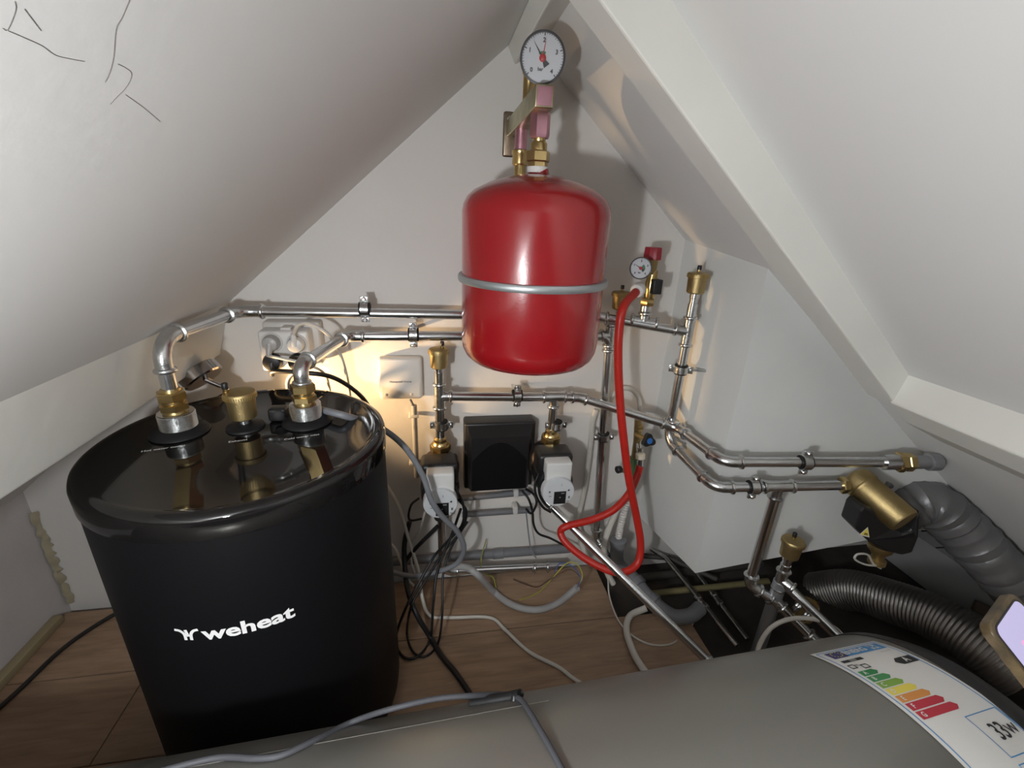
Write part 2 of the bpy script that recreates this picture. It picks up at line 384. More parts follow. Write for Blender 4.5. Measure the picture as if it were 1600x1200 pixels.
for pts in ([(-.0165, .0095), (-.009, .0075), (-.004, .001), (-.0035, -.0105)], [(-.0012, .0095), (.0012, -.0035)], [(.0165, .0095), (.010, .0075), (.0055, .001), (.0045, -.0105)]):
    q = stroke([(a*TS, b*TS) for a, b in pts], .0040); g.add(q.v, q.f)
link('emblem', wrap(g.v, TR+.0006, -97.3, CH-.590*TS), g.f, WINK, t, False)
N1 = PZ(282, 674, LZ); N2 = PZ(480, 658, LZ); N0 = PZ(384, 667, LZ)
def socket(n, r=.0265, h=.036):
    w_ = G().lathe(n, UP, [(r*1.6, 0), (r*1.55, .003), (r*1.2, .008), (r, .010), (r*.8, .010)], 48).put('rubber_collar', BLKRUB, t)
    g = G(); pr = [(r, .004)]
    for k in range(14): pr += [(r, .010+k*.0018), (r*.955, .0109+k*.0018)]
    pr += [(r*.96, h), (r*.8, h+.001)]
    g.lathe(n, UP, pr, 44).put('threaded_socket', STEELD, t)
socket(N1); socket(N2, .0255, .035)
def lidtext(s, x, y, size): text('small_print', s, PZ(x, y, LZ-.001)+V((0, 0, .0012)), (.96, .28, 0), (-.28, .96, 0), size, WINK, t, 0, 1.0)
lidtext('Hot water outlet', 256, 702, .0080); lidtext('Exhaust', 372, 690, .0085); lidtext('Cold water inlet', 472, 684, .0080)
air_vent(N0, 'brass air vent standing on the black tank lid between two pipe sockets', 1.06, .017, (-.017, -.004), .030)
bk = thing('cable_gland', 'small black cable gland on the tank lid beside the cold water socket', 'gland', PZ(437, 655, LZ))
G().box(PZ(437, 655, LZ)+V((0, 0, .012)), (.03, .024, .024), None, .005).put('gland_body', BLK, bk)
G().lathe(PZ(437, 655, LZ)+V((.004, -.010, .013)), (.2, -1, .2), [(.009, 0), (.009, .008), (.006, .009)], 16).put('gland_nut', BLKRUB, bk)

def union(parent, p, d, r=.019):
    """brass compression union on a threaded socket"""
    d = V(d).normalized(); p = V(p)
    G().lathe(p, d, [(r*.92, 0), (r*.92, .006)], 28).put('brass_thread', BRASS, parent)
    G().hexnut(p+d*.005, d, r*1.13, .012, 6).put('brass_nut', BRASS, parent)
    G().lathe(p+d*.017, d, [(r*.86, 0), (r*.86, .006)], 28).put('brass_neck', BRASS, parent)
    G().hexnut(p+d*.022, d, r*1.12, .015, 6).put('brass_nut', BRASS, parent)
    G().lathe(p+d*.037, d, [(r*.75, 0), (r*.72, .004)], 24).put('brass_end', BRASS, parent)

# ================================================================ pipe runs on the back wall
YP = .985
hot = thing('hot_water_pipe', 'long steel pipe from the hot water socket, highest on the back wall behind red vessel', 'pipe', N1)
A1 = P(255, 531, N1.y); A1 = V((N1.x, N1.y, A1.z)); A2 = P(372, 486, YP)
A3 = P(936, 495, YP); A4 = P(1066, 518, .925)
union(hot, N1+V((0, 0, .035)), UP)
run(hot, [N1+V((0, 0, .065)), A1, A2, A3, A4], bend=.036)
cold = thing('cold_water_pipe', 'steel pipe from the cold water socket, second highest on the back wall, turning down right', 'pipe', N2)
union(cold, N2+V((0, 0, .034)), UP, .0185)
B1 = P(470, 540, N2.y); B1 = V((N2.x, N2.y, P(473, 571, N2.y).z)); B2 = P(542, 525, YP); B3 = P(952, 525, YP+.01); B4 = P(931, 838, YP+.01)
run(cold, [N2+V((0, 0, .065)), B1, B2, B3, B4, P(943, 858, .97), P(952, 885, .93)], bend=.026)
tee(cold, P(953, 524, YP+.01), UP, (-1, 0, 0), bl=.022)
clamp(P(570, 483, YP), (1, 0, 0), UP, 'pipe clamp on the highest wall pipe left of red vessel', rod=P(570, 483, YP)+V((0, .065, 0)))
clamp(P(646, 523, YP), (1, 0, 0), UP, 'pipe clamp on the second highest wall pipe left of red vessel', rod=P(646, 523, YP)+V((0, .065, 0)))
clamp(P(943, 682, YP+.01), (B4-B3), (1, 0, 0), 'pipe clamp on thin vertical pipe behind the red hose', rod=P(943, 682, YP+.01)+V((0, .055, 0)))
# pump header
hd = thing('pump_header_pipe', 'steel header pipe linking both pumps and continuing right to the white shaft', 'pipe', P(687, 620, YP-.01))
YH = YP-.01
H0 = P(686, 581, YH); H1 = P(690, 700, YH); HT = P(688, 619, YH)
run(hd, [H0, V((H0.x, YH, H1.z))])
tee(hd, V((H0.x, YH, HT.z)), UP, (1, 0, 0), half=.03)
H2 = P(866, 620, YH); H3 = P(905, 621, YH); H4 = P(1046, 663, .915)
J1 = P(1130, 722, .742); J2 = P(1384, 722, .672)
K1 = P(1058, 668, .905)
run(hd, [V((H0.x, YH, HT.z)), H3, K1, J1, J2], bend=.035)
tee(hd, H2, (1, 0, 0), -UP, half=.027)
hp = V((H2.x, YH, P(864, 700, YH).z))
run(hd, [H2, hp])
tee(hd, K1+(H3-K1).normalized()*.012, (K1-H3), UP, half=.024, bl=.012)
clamp(P(808, 618, YH), (1, 0, 0), UP, 'pipe clamp on the pump header below red vessel', rod=P(808, 618, YH)+V((0, .07, 0)))
clamp(P(690, 664, YH), UP, (1, 0, 0), 'pipe clamp above the left pump', rod=P(690, 664, YH)+V((0, .07, 0)))
clamp(P(869, 664, YH), UP, (1, 0, 0), 'pipe clamp above the right pump', rod=P(869, 664, YH)+V((0, .07, 0)))
clamp(J1.lerp(J2, .51), J2-J1, UP, 'pipe clamp on the upper pipe along the white shaft', rod=P(1256, 706, .755))
air_vent(V((H0.x, YH, H0.z-.002)), 'brass air vent on the riser above the left pump', 1.0, .012, (.008, .004))
# brass end of the upper shaft pipe
d = (J2-J1).normalized(); G().lathe(J2-d*.006, d, [(PR*1.5, 0), (PR*1.45, .02), (PR*1.6, .03)], 24).put('reducer', STEEL, hd)
for k, h in ((.022, .013), (.038, .015)): G().hexnut(J2+d*k, d, .0215 if k < .03 else .0195, h, 6).put('brass_nut', BRASS, hd)
G().lathe(J2+d*.053, d, [(.014, 0), (.014, .03), (.018, .031), (.018, .05)], 20).put('pipe_stub', DARKST, hd)
# riser with vent at the shaft
ri = thing('riser_pipe', 'steel riser pipe on the shaft side with an air vent, bending below', 'pipe', P(1060, 570, .92))
Y6 = .918
R0 = P(1083, 474, Y6); RB = P(1040, 690, Y6)
L1 = P(1039, 692, Y6-.012); L2 = P(1116, 762, .745); L4 = P(1316, 758, .69); L3 = L2.lerp(L4, (P(1216, 760, .717).x-L2.x)/(L4.x-L2.x))
run(ri, [V((R0.x, Y6, R0.z)), V((R0.x, Y6, L1.z)), L2, L4], bend=.036)
tee(ri, V((R0.x, Y6, P(1066, 518, Y6).z)), UP, (A3-A4), half=.032, bl=.028)
TD = L3+V((0, 0, 0)); tee(ri, TD, L4-L2, -UP, half=.03, bl=.028)
clamp(V((R0.x, Y6, P(1060, 577, Y6).z)), UP, (.9, -.4, 0), 'pipe clamp on the vertical riser by the shaft', rod=V((.645, .90, P(1060, 577, Y6).z)))
clamp(L2.lerp(L4, .31), L4-L2, UP, 'pipe clamp on the lower pipe along the white shaft', rod=P(1176, 752, .78))
air_vent(V((R0.x, Y6, R0.z)), 'brass air vent on the tall riser in front of the white shaft', 1.0, .022, (.002, .004))
# drop pipe from the lower shaft pipe
dp = thing('drop_pipe', 'dull steel pipe dropping from the lower shaft pipe in front of the white shaft', 'pipe', TD-V((0, 0, .3)))
D1 = V((TD.x, TD.y, P(1181, 912, TD.y).z))
run(dp, [TD-V((0, 0, .03)), D1, P(1213, 940, .685), P(1272, 1000, .615), P(1330, 1052, .56)], bend=.022, r=.0115)
vr = thing('vent_riser_pipe', 'thick dark steel pipe under the low air vent rising out of the open floor', 'pipe', P(1160, 1030, .69))
VT = P(1228, 882, .69); VB = V((VT.x, VT.y, -.03))
G().tube([VB, V((VT.x, VT.y, VT.z-.05))], .0145, 22).put('pipe', DARKST, vr)
run(vr, [VT-V((0, 0, .06)), VT]); tee(vr, VT-V((0, 0, .045)), UP, (.5, -.8, -.25), half=.026)
run(vr, [VT-V((0, 0, .045)), P(1320, 1005, .565)], r=.0112)
for px, py, yy in ((1248, 948, .648), (1262, 962, .632)): collar(vr, P(px, py, yy), (.5, -.8, -.3))
air_vent(VT, 'brass air vent on the low riser in front of the shaft, beside the brass filter', 1.02, .024, (.001, .003))
air_vent(P(1252, 972, .655), 'low dark brass air vent half hidden behind the twin pipes near the duct', 1.0, .014, (.02, .0), mm=BRASSM)

# ================================================================ pumps
def pump(px, py, yc, label, riser, down):
    c = P(px, py, yc-.12); c = V((c.x, c.y, c.z)); D = V((0, -1, 0)); t = thing('circulation_pump', label, 'pump', (c.x, yc, c.z), 'circulation pumps')
    G().lathe((c.x, yc+.035, c.z+.01), D, [(.030, 0), (.046, .004), (.050, .02), (.046, .045), (.040, .055)], 32).tube([(riser.x, yc, c.z+.055), (riser.x, yc, c.z-.065)], .021, 20).put('volute', CAST, t)
    G().lathe((c.x, yc-.02, c.z+.006), D, [(.044, 0), (.0455, .004), (.0455, .05), (.043, .056), (.043, .075), (.039, .08)], 36).put('motor', BLK, t)
    bxp = G().box((c.x+.001, c.y+.030, c.z+.036), (.062, .05, .072), None, .005); bxp.put('control_box', PUMPW, t)
    G().box((c.x, yc-.055, c.z+.05), (.086, .06, .055), None, .010).put('terminal_housing', BLK, t)
    g = G().lathe((c.x, c.y+.004, c.z), D, [(.0385, -.012), (.0385, .005), (.0375, .0075), (.0005, .008)], 48).put('face_plate', PUMPG, t)
    fy = c.y-.0042; X = V((1, 0, 0)); U = V((0, 0, 1))
    q = G().box((c.x+.004, fy-.0008, c.z-.014), (.029, .0016, .034), None, .0005).put('display', BLK, t)
    text('lettering', 'auto', (c.x+.010, fy-.0018, c.z-.001), X, U, .0045, WINK, t); text('lettering', 'o', (c.x+.004, fy-.0018, c.z-.012), X, U, .006, WINK, t)
    for dx, dz, s, sz in ((-.022, .004, '\u2588', .006), (.024, .006, '\u2588', .0065), (-.02, -.008, '---', .006), (.026, -.014, 'II', .008), (.024, -.024, '---', .006), (.006, .022, ':', .010)):
        text('print_mark', s.replace('\u2588', '#'), (c.x+dx, fy-.0012, c.z+dz), X, U, sz, INK, t, .0003)
    # unions above and below
    zt = c.z+.062
    G().lathe((riser.x, yc, zt-.01), U, [(.016, 0), (.016, .03)], 24).put('brass_neck', BRASS, t)
    G().hexnut((riser.x, yc, zt+.006), U, .0255, .019, 8).put('union_nut', BRASS, t)
    G().lathe((riser.x, yc, zt+.025), U, [(.0195, 0), (.018, .004), (.0155, .007), (.0155, .014), (.012, .018)], 24).put('union_tail', BRASS, t)
    G().hexnut((riser.x, yc, c.z-.075), U, .022, .018, 8).put('union_nut', BRASSM, t)
    return c
c1 = pump(688, 786, YH, 'circulation pump left of the square black box, crossed by a grey cable', H0, 1)
c2 = pump(872, 768, YH, 'circulation pump right of the square black box', hp, 1)
lp = thing('pump_return_pipe', 'steel pipe below the left pump turning right along the floor', 'pipe', (H0.x, YH, .05))
F1 = V((H0.x, YH, P(690, 893, YH).z)); F2 = P(880, 884, YH)
run(lp, [V((H0.x, YH, c1.z-.07)), F1, F2], bend=.03)
G().lathe((H0.x, YH, c1.z-.135), UP, [(.012, 0), (.019, .004), (.021, .02), (.019, .036), (.012, .04)], 22).put('ball_valve', CAST, lp)
collar(lp, P(655, 800, YH)+V((0, 0, 0)) if False else V((H0.x, YH, c1.z-.085)), UP)
collar(lp, P(835, 887, YH), (1, 0, 0)); collar(lp, P(855, 886, YH), (-1, 0, 0))
dg = thing('diagonal_pipe', 'bright steel pipe running diagonally from the right pump across the floor', 'pipe', P(980, 930, .8))
E0 = V((hp.x, YH, c2.z-.07)); E1 = V((hp.x-.004, YH-.005, c2.z-.105)); E2 = PZ(1106, 1033, .075)
run(dg, [E0, E1, E2], bend=.022, r=.0105); collar(dg, E2, (E2-E1), .0105)
G().tube([E2, E2-V((0, 0, .07))], .010, 16).put('foot_stub', STEELD, dg)

# ================================================================ red expansion vessel with bracket
VX = P(833, 420, .80).x; VY = .80; zt0 = CH+.068; zb0 = CH-.260; VR = .127
ev = thing('expansion_vessel', 'glossy red expansion vessel hanging on the back wall', 'expansion vessel', (VX, VY, zb0))
VC = V((VX, VY, 0))
prof = [(.0005, zb0), (.06, zb0+.0008), (.095, zb0+.004), (.111, zb0+.010), (.120, zb0+.019), (.1252, zb0+.031), (VR, zb0+.044), (VR, zt0-.062), (VR-.002, zt0-.051), (VR-.008, zt0-.039), (VR-.020, zt0-.028), (.080, zt0-.015), (.045, zt0-.005), (.018, zt0-.001), (.016, zt0+.008), (.0005, zt0+.009)]
G().lathe(VC, UP, prof, 96).put('vessel_body', RED, ev)
zs = P(825, 453, VY-.13).z
G().lathe(VC, UP, [(VR-.002, zs-.0068), (VR+.0055, zs-.006), (VR+.0072, zs-.003), (VR+.0072, zs+.003), (VR+.0055, zs+.006), (VR-.002, zs+.0068)], 96).put('strap', mat('galvanised_strap', (.42, .45, .46), .4, .7), ev)
g = G().box((VX-.02, VY+VR+.03, zs), (.018, .07, .018), None, .002).box((VX-.02, WY-.006, zs), (.05, .008, .08), None, .002); g.put('strap_stay', DARKST, ev)
br = thing('vessel_bracket', 'yellow zinc plated bracket with gauge above the red vessel', 'bracket', (VX, WY, CH+.15))
EC = P(851, 150, .765)     # end face of the arm
aw = .030
ay0, ay1 = .765, WY-.004
G().box((EC.x, (ay0+ay1)/2, EC.z), (aw, ay1-ay0, aw*1.06), None, .0025).put('arm', YZINC, br)
G().box((EC.x, ay0-.0006, EC.z), (aw-.006, .001, aw*1.06-.006), None, .0004).put('arm_end', PZINC, br)
pl = [P(787, 174, WY-.004), P(787, 245, WY-.004)]
G().box(((pl[0].x+EC.x+.015)/2, WY-.004, (pl[0].z+pl[1].z)/2), (EC.x+.015-pl[0].x, .006, pl[0].z-pl[1].z), None, .004).put('wall_plate', mat('dark_zinc', (.34, .27, .20), .35, 1, var=.35, vscale=30), br)
for z in (pl[0].z-.014,): G().lathe((pl[0].x+.014, WY-.007, z), (0, -1, 0), [(.008, 0), (.008, .002), (.006, .005), (.003, .006)], 12).put('screw', STEEL, br)
# front riser (vessel side) and rear riser on the arm
bx0 = VX-.002; by0 = VY
z0 = EC.z-aw*.53
G().hexnut((bx0, by0, z0-.036), UP, .0165, .037, 6).put('hex_body', PZINC, br)
G().lathe((bx0, by0, z0-.042), UP, [(.0095, 0), (.0105, .003), (.0105, .007)], 20).put('brass_neck', BRASS, br)
G().lathe((bx0, by0, z0-.054), UP, [(.0135, 0), (.0135, .010), (.0115, .013)], 24).put('coupling_sleeve', BRASS, br)
G().hexnut((bx0, by0, z0-.071), UP, .0195, .017, 6).put('brass_nut', BRASS, br)
G().hexnut((bx0, by0, z0-.080), UP, .0165, .010, 6).put('brass_nut', BRASS, br)
G().lathe((bx0, by0, zt0+.001), UP, [(.0175, 0), (.0175, max(.005, z0-.079-zt0))], 24).put('white_seal', WHITEP, br)
ry = .955; rz = EC.z
G().lathe((EC.x, ry, rz-.050), UP, [(.012, 0), (.012, .04)], 20).put('rear_stem', PZINC, br)
G().lathe((EC.x, ry, rz-.078), UP, [(.014, 0), (.0155, .003), (.0155, .018), (.017, .020), (.017, .026)], 24).put('brass_cup', BRASS, br)
G().lathe((EC.x, ry, rz-.098), UP, [(.0115, 0), (.0115, .02)], 20).put('brass_thread', BRASS, br)
G().lathe((EC.x, ry, rz-.30), UP, [(.009, 0), (.009, .203)], 16).put('steel_tail', STEEL, br)
zq = rz+aw*.5
vb = P(826, 150, .955)
G().lathe((vb.x, .955, zq-.01), UP, [(.008, 0), (.008, .012), (.0125, .015), (.0125, .024), (.0115, .027), (.0115, .068), (.0135, .071), (.0135, .082), (.011, .088), (.004, .089)], 24).put('mini_air_vent', BRASS, br)
G().lathe((vb.x+.002, .955, zq+.078), UP, [(.004, 0), (.004, .008)], 10).put('vent_knob', BLK, br)
def gauge(parent, c, n, rad, depth, needle, red=None, nums=('0', '1', '2', '3', '4'), unit='bar', roll=0, green=None):
    c = V(c); n = V(n).normalized(); x, y, _ = frame(-n); 
    x = V((0, 0, 1)).cross(n); x.normalize(); y = n.cross(x); y.normalize()
    x, y = x*math.cos(roll)+y*math.sin(roll), y*math.cos(roll)-x*math.sin(roll)
    G().lathe(c-n*depth, n, [(rad*.9, 0), (rad*.97, .002), (rad, depth*.5), (rad, depth-.002), (rad*1.03, depth), (rad*1.03, depth+.003), (rad*.94, depth+.004), (rad*.92, depth-.001)], 48).put('gauge_case', mat('gauge_case', (.13, .13, .14), .3, .5), parent)
    dial = G().lathe(c, n, [(rad*.935, 0), (rad*.935, .0006), (.0002, .0007)], 48).put('dial', mat('dial_white', (.62, .64, .68), .4), parent)
    def pol(a, r, h=.0010): return c+n*h+(x*math.cos(a)+y*math.sin(a))*r
    g = G()
    for k in range(41):
        a = R(225-270*k/40); L = .82 if k % 10 == 0 else (.85 if k % 5 == 0 else .875); wd = .022 if k % 10 == 0 else .012
        tx = (-x*math.sin(a)+y*math.cos(a))*rad*wd
        p0, p1 = pol(a, rad*L), pol(a, rad*.92); g.add([p0-tx, p0+tx, p1+tx, p1-tx], [(0, 1, 2, 3)])
    link('scale_marks', g.v, g.f, INK, dial, False)
    for i, s in enumerate(nums): text('numeral', s, pol(R(225-270*i/4), rad*.66), x, y, rad*.24, INK, dial, .0003, 1, .0001)
    text('unit', unit, pol(R(262), rad*.42), x, y, rad*.19, INK, dial, .0002, 1, .0001)
    if green:
        g = G(); a0, a1, r0, r1 = green; k = 14; vs = [pol(R(a0+(a1-a0)*i/k), rad*rr, .0012) for i in range(k+1) for rr in (r0, r1)]
        g.add(vs, [(2*i, 2*i+1, 2*i+3, 2*i+2) for i in range(k)]); link('green_sector', g.v, g.f, mat('dial_green', (.02, .20, .10), .5), dial, False)
    def hand(a, L, tail, wd, m, nm, h):
        e = x*math.cos(a)+y*math.sin(a); s = -x*math.sin(a)+y*math.cos(a); o = c+n*h
        G().add([o-e*tail*rad-s*wd*2.2*rad, o-e*tail*rad+s*wd*2.2*rad, o+s*wd*.6*rad, o+e*L*rad, o-s*wd*.6*rad], [(0, 1, 2, 3, 4)]).put(nm, m, parent, False)
    if red is not None: hand(R(red), .84, .0, .05, mat('dial_red', (.5, .02, .03), .4), 'marker_hand', .0020)
    hand(R(needle), .80, .36, .065, INK, 'needle', .0026)
    G().lathe(c+n*.001, n, [(rad*.15, 0), (rad*.15, .003), (rad*.09, .004), (.0002, .0042)], 20).put('hub', mat('dial_red', (.5, .02, .03), .4), parent)
    G().lathe(c+n*.0052, n, [(rad*.95, 0), (rad*.95, .0006)], 40).put('glass', GLASS, parent)
gc = P(848, 91, .80)
gauge(br, gc, (-.28, -.93, -.14), .034, .024, 128, 84, roll=R(-4), green=(60, 140, .12, .26))
G().tube([gc-V((-.28, -.93, -.14))*.02, V((EC.x, gc.y+.05, gc.z-.03)), V((EC.x, gc.y+.06, zq))], .007, 14).put('gauge_stem', BRASS, br)

# ================================================================ safety group right of the vessel
sg = thing('safety_group', 'brass safety valve with small gauge and red cap above the wall pipe', 'safety valve', P(1008, 500, .955))
YS = .955
s0 = P(1006, 503, YS); s1 = P(1010, 470, YS); s2 = P(1016, 425, YS); s3 = P(1020, 396, YS)
ax = V((s0.x, YS, 0))
def Z(px, py): return P(px, py, YS).z
tee(sg, s0, (A4-A3), UP, half=.028, bl=.02)
G().lathe((s0.x, YS, Z(1006, 495)), UP, [(.010, 0), (.0105, .012), (.0125, .014), (.0125, .026)], 20).put('steel_sleeve', STEELD, sg)
G().hexnut((s0.x+.002, YS, Z(1008, 477)), UP, .0165, .017, 6).put('brass_nut', BRASS, sg)
G().lathe((s0.x+.004, YS, Z(1010, 468)), UP, [(.010, 0), (.013, .01), (.0135, .04), (.011, .05), (.011, .065)], 20).put('valve_body', BRASS, sg)
G().box((s0.x+.008, YS-.012, Z(1015, 446)), (.021, .03, .032), None, .002).put('black_valve_block', BLK, sg)
capb = P(1020, 396, YS)
cg = G(); 
for k in range(16): pass
pr = []; n8 = 32
vs = []
for zz, rr in ((0, .0185), (.003, .019), (.024, .018), (.026, .017)):
    for k in range(n8):
        a = 2*PI*k/n8; q = rr*(1+.06*math.cos(8*a)); vs.append(V((capb.x+q*math.cos(a), YS+q*math.sin(a), capb.z-.013+zz)))
fs = [(i*n8+k, i*n8+(k+1) % n8, (i+1)*n8+(k+1) % n8, (i+1)*n8+k) for i in range(3) for k in range(n8)]+[tuple(range(n8)), tuple(3*n8+k for k in range(n8))]
cg.add(vs, fs).put('red_cap', REDCAP, sg)
G().lathe((capb.x, YS, capb.z-.045), UP, [(.010, 0), (.013, .012), (.014, .034)], 24).put('valve_bonnet', BRASSM, sg)
g2 = P(1001, 419, .915)
gauge(sg, g2, (-.36, -.92, .02), .0225, .018, 150, None, unit='bar', green=(-60, 60, .08, .42))
G().tube([g2+V((.006, .018, 0)), V((s0.x+.006, YS, g2.z-.004))], .006, 12).put('gauge_stem', BRASSM, sg)
hn = V((-.62, -.70, -.2)).normalized(); hb = P(998, 452, .935)
G().lathe(hb, hn, [(.011, -.006), (.0155, -.004), (.016, 0), (.016, .010), (.014, .014), (.0095, .015)], 20).put('white_hose_nut', WHITEP, sg)
G().lathe(hb+hn*.012, hn, [(.0085, 0), (.0085, .016)], 18).put('hose_tail', STEEL, sg)
air_vent(P(967, 488, .985)+V((0, 0, -.003)), 'brass air vent on the wall pipe between red vessel and small gauge', .92, .010, (.002, .002))
# ---- red hose
q = hb+hn*.02
rh = cable('filling_hose', [q, P(974, 480, .87), P(967, 520, .86), P(966, 570, .86), P(969, 630, .86), P(975, 690, .855), P(983, 750, .85), P(995, 810, .845), P(1001, 850, .835), P(996, 880, .82), P(975, 894, .81), P(950, 891, .82), P(915, 873, .85),
      P(886, 850, .88), P(876, 832, .90), P(886, 822, .90), P(925, 812, .90), P(958, 797, .90), P(982, 772, .915), P(995, 745, .93), P(1000, 728, .935)], .0093, REDHOSE, 'red rubber filling hose looping down from the safety valve to the blue tap', 'hose', seg=16)
# ---- filling tap
ft = thing('filling_tap', 'brass and green filling tap with blue centred black knob behind the red hose', 'tap', P(997, 700, .98))
tb = P(997, 700, .985)
G().tube([P(997, 655, .985), P(996, 690, .985), P(991, 720, .985)], [.009, .011, .010], 16).put('brass_body', BRASSM, ft)
G().hexnut(P(998, 668, .985)-V((0, 0, .006)), UP, .0135, .014, 6).put('brass_nut', BRASS, ft)
G().tube([P(990, 715, .985), P(987, 760, .985)], [.012, .011], 16).put('green_body', GREENB, ft)
G().tube([P(988, 740, .985), P(966, 733, .965)], [.006, .006], 12).put('side_stem', BRASSM, ft)
G().lathe(P(970, 733, .967), (-1, -.25, 0), [(.009, 0), (.010, .002), (.010, .012), (.008, .014)], 16).put('side_knob', BLK, ft)
G().tube([P(998, 690, .985), P(1000, 706, .945)], .0085, 14).tube([P(1000, 700, .95), P(1001, 716, .945)], .008, 14).put('chrome_outlet', STEEL, ft)
kc = P(1011, 687, .93); kn = V((.12, -.97, .18)).normalized(); kx = UP.cross(kn).normalized(); ky = kn.cross(kx)
kp = []
for k in range(48):
    a = 2*PI*k/48; rr = .0155*(1+.22*math.cos(3*(a-R(95)))); kp.append(kc+(kx*math.cos(a)+ky*math.sin(a))*rr)
kb = G().prism(kp, kn*.012).put('knob', BLK, ft)
G().lathe(kc+kn*.0115, kn, [(.0078, 0), (.0078, .0012), (.0002, .0018)], 24).put('blue_disc', BLUEK, kb)
G().tube([kc, kc-kn*.05], .006, 12).put('spindle', BRASSM, ft)
d0 = (P(1000, 735, .935)-P(1001, 708, .942)).normalized(); o0 = P(1001, 708, .942)
nn = G().lathe(o0, d0, [(.010, 0), (.0125, .002), (.0125, .014), (.0105, .016)], 12).put('white_union_nut', mat('cream_nut', (.72, .65, .52), .5), ft)
G().lathe(o0+d0*.016, d0, [(.0080, 0), (.0080, .02)], 16).put('hose_tail', STEEL, ft)
cable('fill_pipe', [P(997, 658, .99), P(1000, 640, 1.01), P(997, 620, 1.025), P(985, 608, 1.03), P(968, 608, 1.03), P(955, 622, 1.03), P(950, 650, 1.03)], .0062, WHTCAB, 'white plastic pipe curving over the filling tap', 'pipe')
cable('wall_conduit_pipe', [P(932, 640, 1.035), P(926, 660, 1.035), P(922, 700, 1.035), P(914, 760, 1.035), P(905, 805, 1.03), P(906, 840, 1.01), P(918, 876, .98)], .0075, WHTCAB, 'white plastic pipe running down the wall right of the right pump', 'pipe')
cable('drain_hose_white', [P(986, 775, 1.0), P(966, 795, .98), P(948, 835, .96), P(944, 862, .95), P(948, 892, .94), P(958, 912, .93)], .0085, WHTCAB, 'smooth white hose curving down beside the corrugated hose', 'hose', seg=14)
# corrugated hose + grey drain
def corr(name, pts, r, amp, pitch, m, label, cat, seg=16):
    p = spline(pts, 40); L = 0; pp = []; rr = []; last = None; acc = 0
    tot = sum((a-b).length for a, b in zip(p, p[1:])); n = int(tot/pitch*4); out = []; cum = [0]
    for a, b in zip(p, p[1:]): cum.append(cum[-1]+(a-b).length)
    j = 0
    for i in range(n+1):
        s = tot*i/n
        while j < len(p)-2 and cum[j+1] < s: j += 1
        f_ = (s-cum[j])/max(1e-9, cum[j+1]-cum[j]); out.append(p[j].lerp(p[j+1], f_)); rr.append(r+amp*math.sin(i*PI/2+.4))
    return tag(G().tube(out, rr, seg).put(name, m), label, cat)
corr('corrugated_hose', [P(985, 768, .965), P(975, 800, .96), P(968, 830, .955), P(964, 858, .95)], .0085, .0016, .0075, WHITE2, 'white corrugated hose pushed into the grey drain pipe', 'hose')
dr = thing('drain_pipe', 'thick grey plastic drain pipe snaking over the open floor', 'drain pipe', P(1010, 935, .85))
Q = [P(966, 842, .95), P(965, 878, .945), P(992, 906, .915), PZ(1016, 936, .026), PZ(1050, 962, .024), PZ(1078, 962, .026), PZ(1094, 950, .03)]
G().tube(spline(Q, 10), .019, 22).put('pipe', GREYP, dr)
for i, (a, b) in enumerate(((Q[0], Q[1]), (Q[2], Q[3]), (Q[3], Q[4]))):
    d = (b-a).normalized(); G().lathe(a, d, [(.020, 0), (.0232, .002), (.0232, .02), (.0195, .022)], 22).put('socket_sleeve', GREYP, dr)

# ================================================================ wall boxes
sk = thing('power_socket_block', 'four way white wall socket block with white and black plugs', 'power socket', P(445, 580, WY))
sxl, sxr, szt, szb = -.370, -.270, CH-.246, CH-.334; sc = (sxl+sxr)/2; szc = (szt+szb)/2; SYF = .975
G().box((sc+.006, 1.032, szc+.006), (.118, .034, .098), None, .006).put('rear_frame', WHITE2, sk)
G().box((sc, (SYF+1.02)/2, szc), (sxr-sxl, 1.02-SYF, szt-szb), None, .006).put('front_block', WHITEP, sk)
G().box((sc+.003, SYF+.028, szt+.002), (.02, .03, .006), None, .001).put('lid_hinge', WHITE2, sk)
OUT = []
for px, py in ((425, 535), (464, 537), (428, 564), (467, 564)):
    p = P(px, py, SYF); OUT.append(p)
    G().ring(p+V((0, -.0005, 0)), (0, 1, 0), .0195, .0018, 32).put('outlet_rim', WHITE2, sk)
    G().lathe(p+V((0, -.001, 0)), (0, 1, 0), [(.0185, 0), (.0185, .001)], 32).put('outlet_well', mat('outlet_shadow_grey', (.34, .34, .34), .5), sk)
def plug(p, m, label, dirn, kind):
    t = thing('plug', label, 'plug', p)
    s_ = 1.15 if m is BLK else 1; G().lathe(p, (0, -1, 0), [(.0165*s_, 0), (.0165*s_, .012), (.0145*s_, .018), (.010, .020)], 28).put('plug_body', m, t)
    d = V(dirn).normalized(); G().tube([p+V((0, -.014, 0)), p+V((0, -.016, 0))+d*.014, p+V((0, -.016, 0))+d*.026], [.008, .0065, .0045], 12).put('cord_relief', m, t)
    return p+V((0, -.016, 0))+d*.024
e1 = plug(OUT[0], mat('grey_plug', (.40, .39, .38), .35), 'grey plug in the upper left outlet', (-.1, -.3, -1), 0)
e2 = plug(OUT[1], WHITEP, 'white flat plug in the upper right outlet', (0, -.1, 1), 0)
e3 = plug(OUT[2], BLK, 'black plug in the lower left outlet', (0, -.2, -1), 0)
e4 = plug(OUT[3], BLK, 'black plug in the lower right outlet', (.2, -.2, -1), 0)
cable('appliance_cable', [e1, P(440, 560, .93), P(475, 568, .93), P(505, 582, .95), P(514, 603, .99), P(516, 622, 1.0)], .003, WHTCAB, 'thin white cord from the upper left plug passing behind the cold pipe')
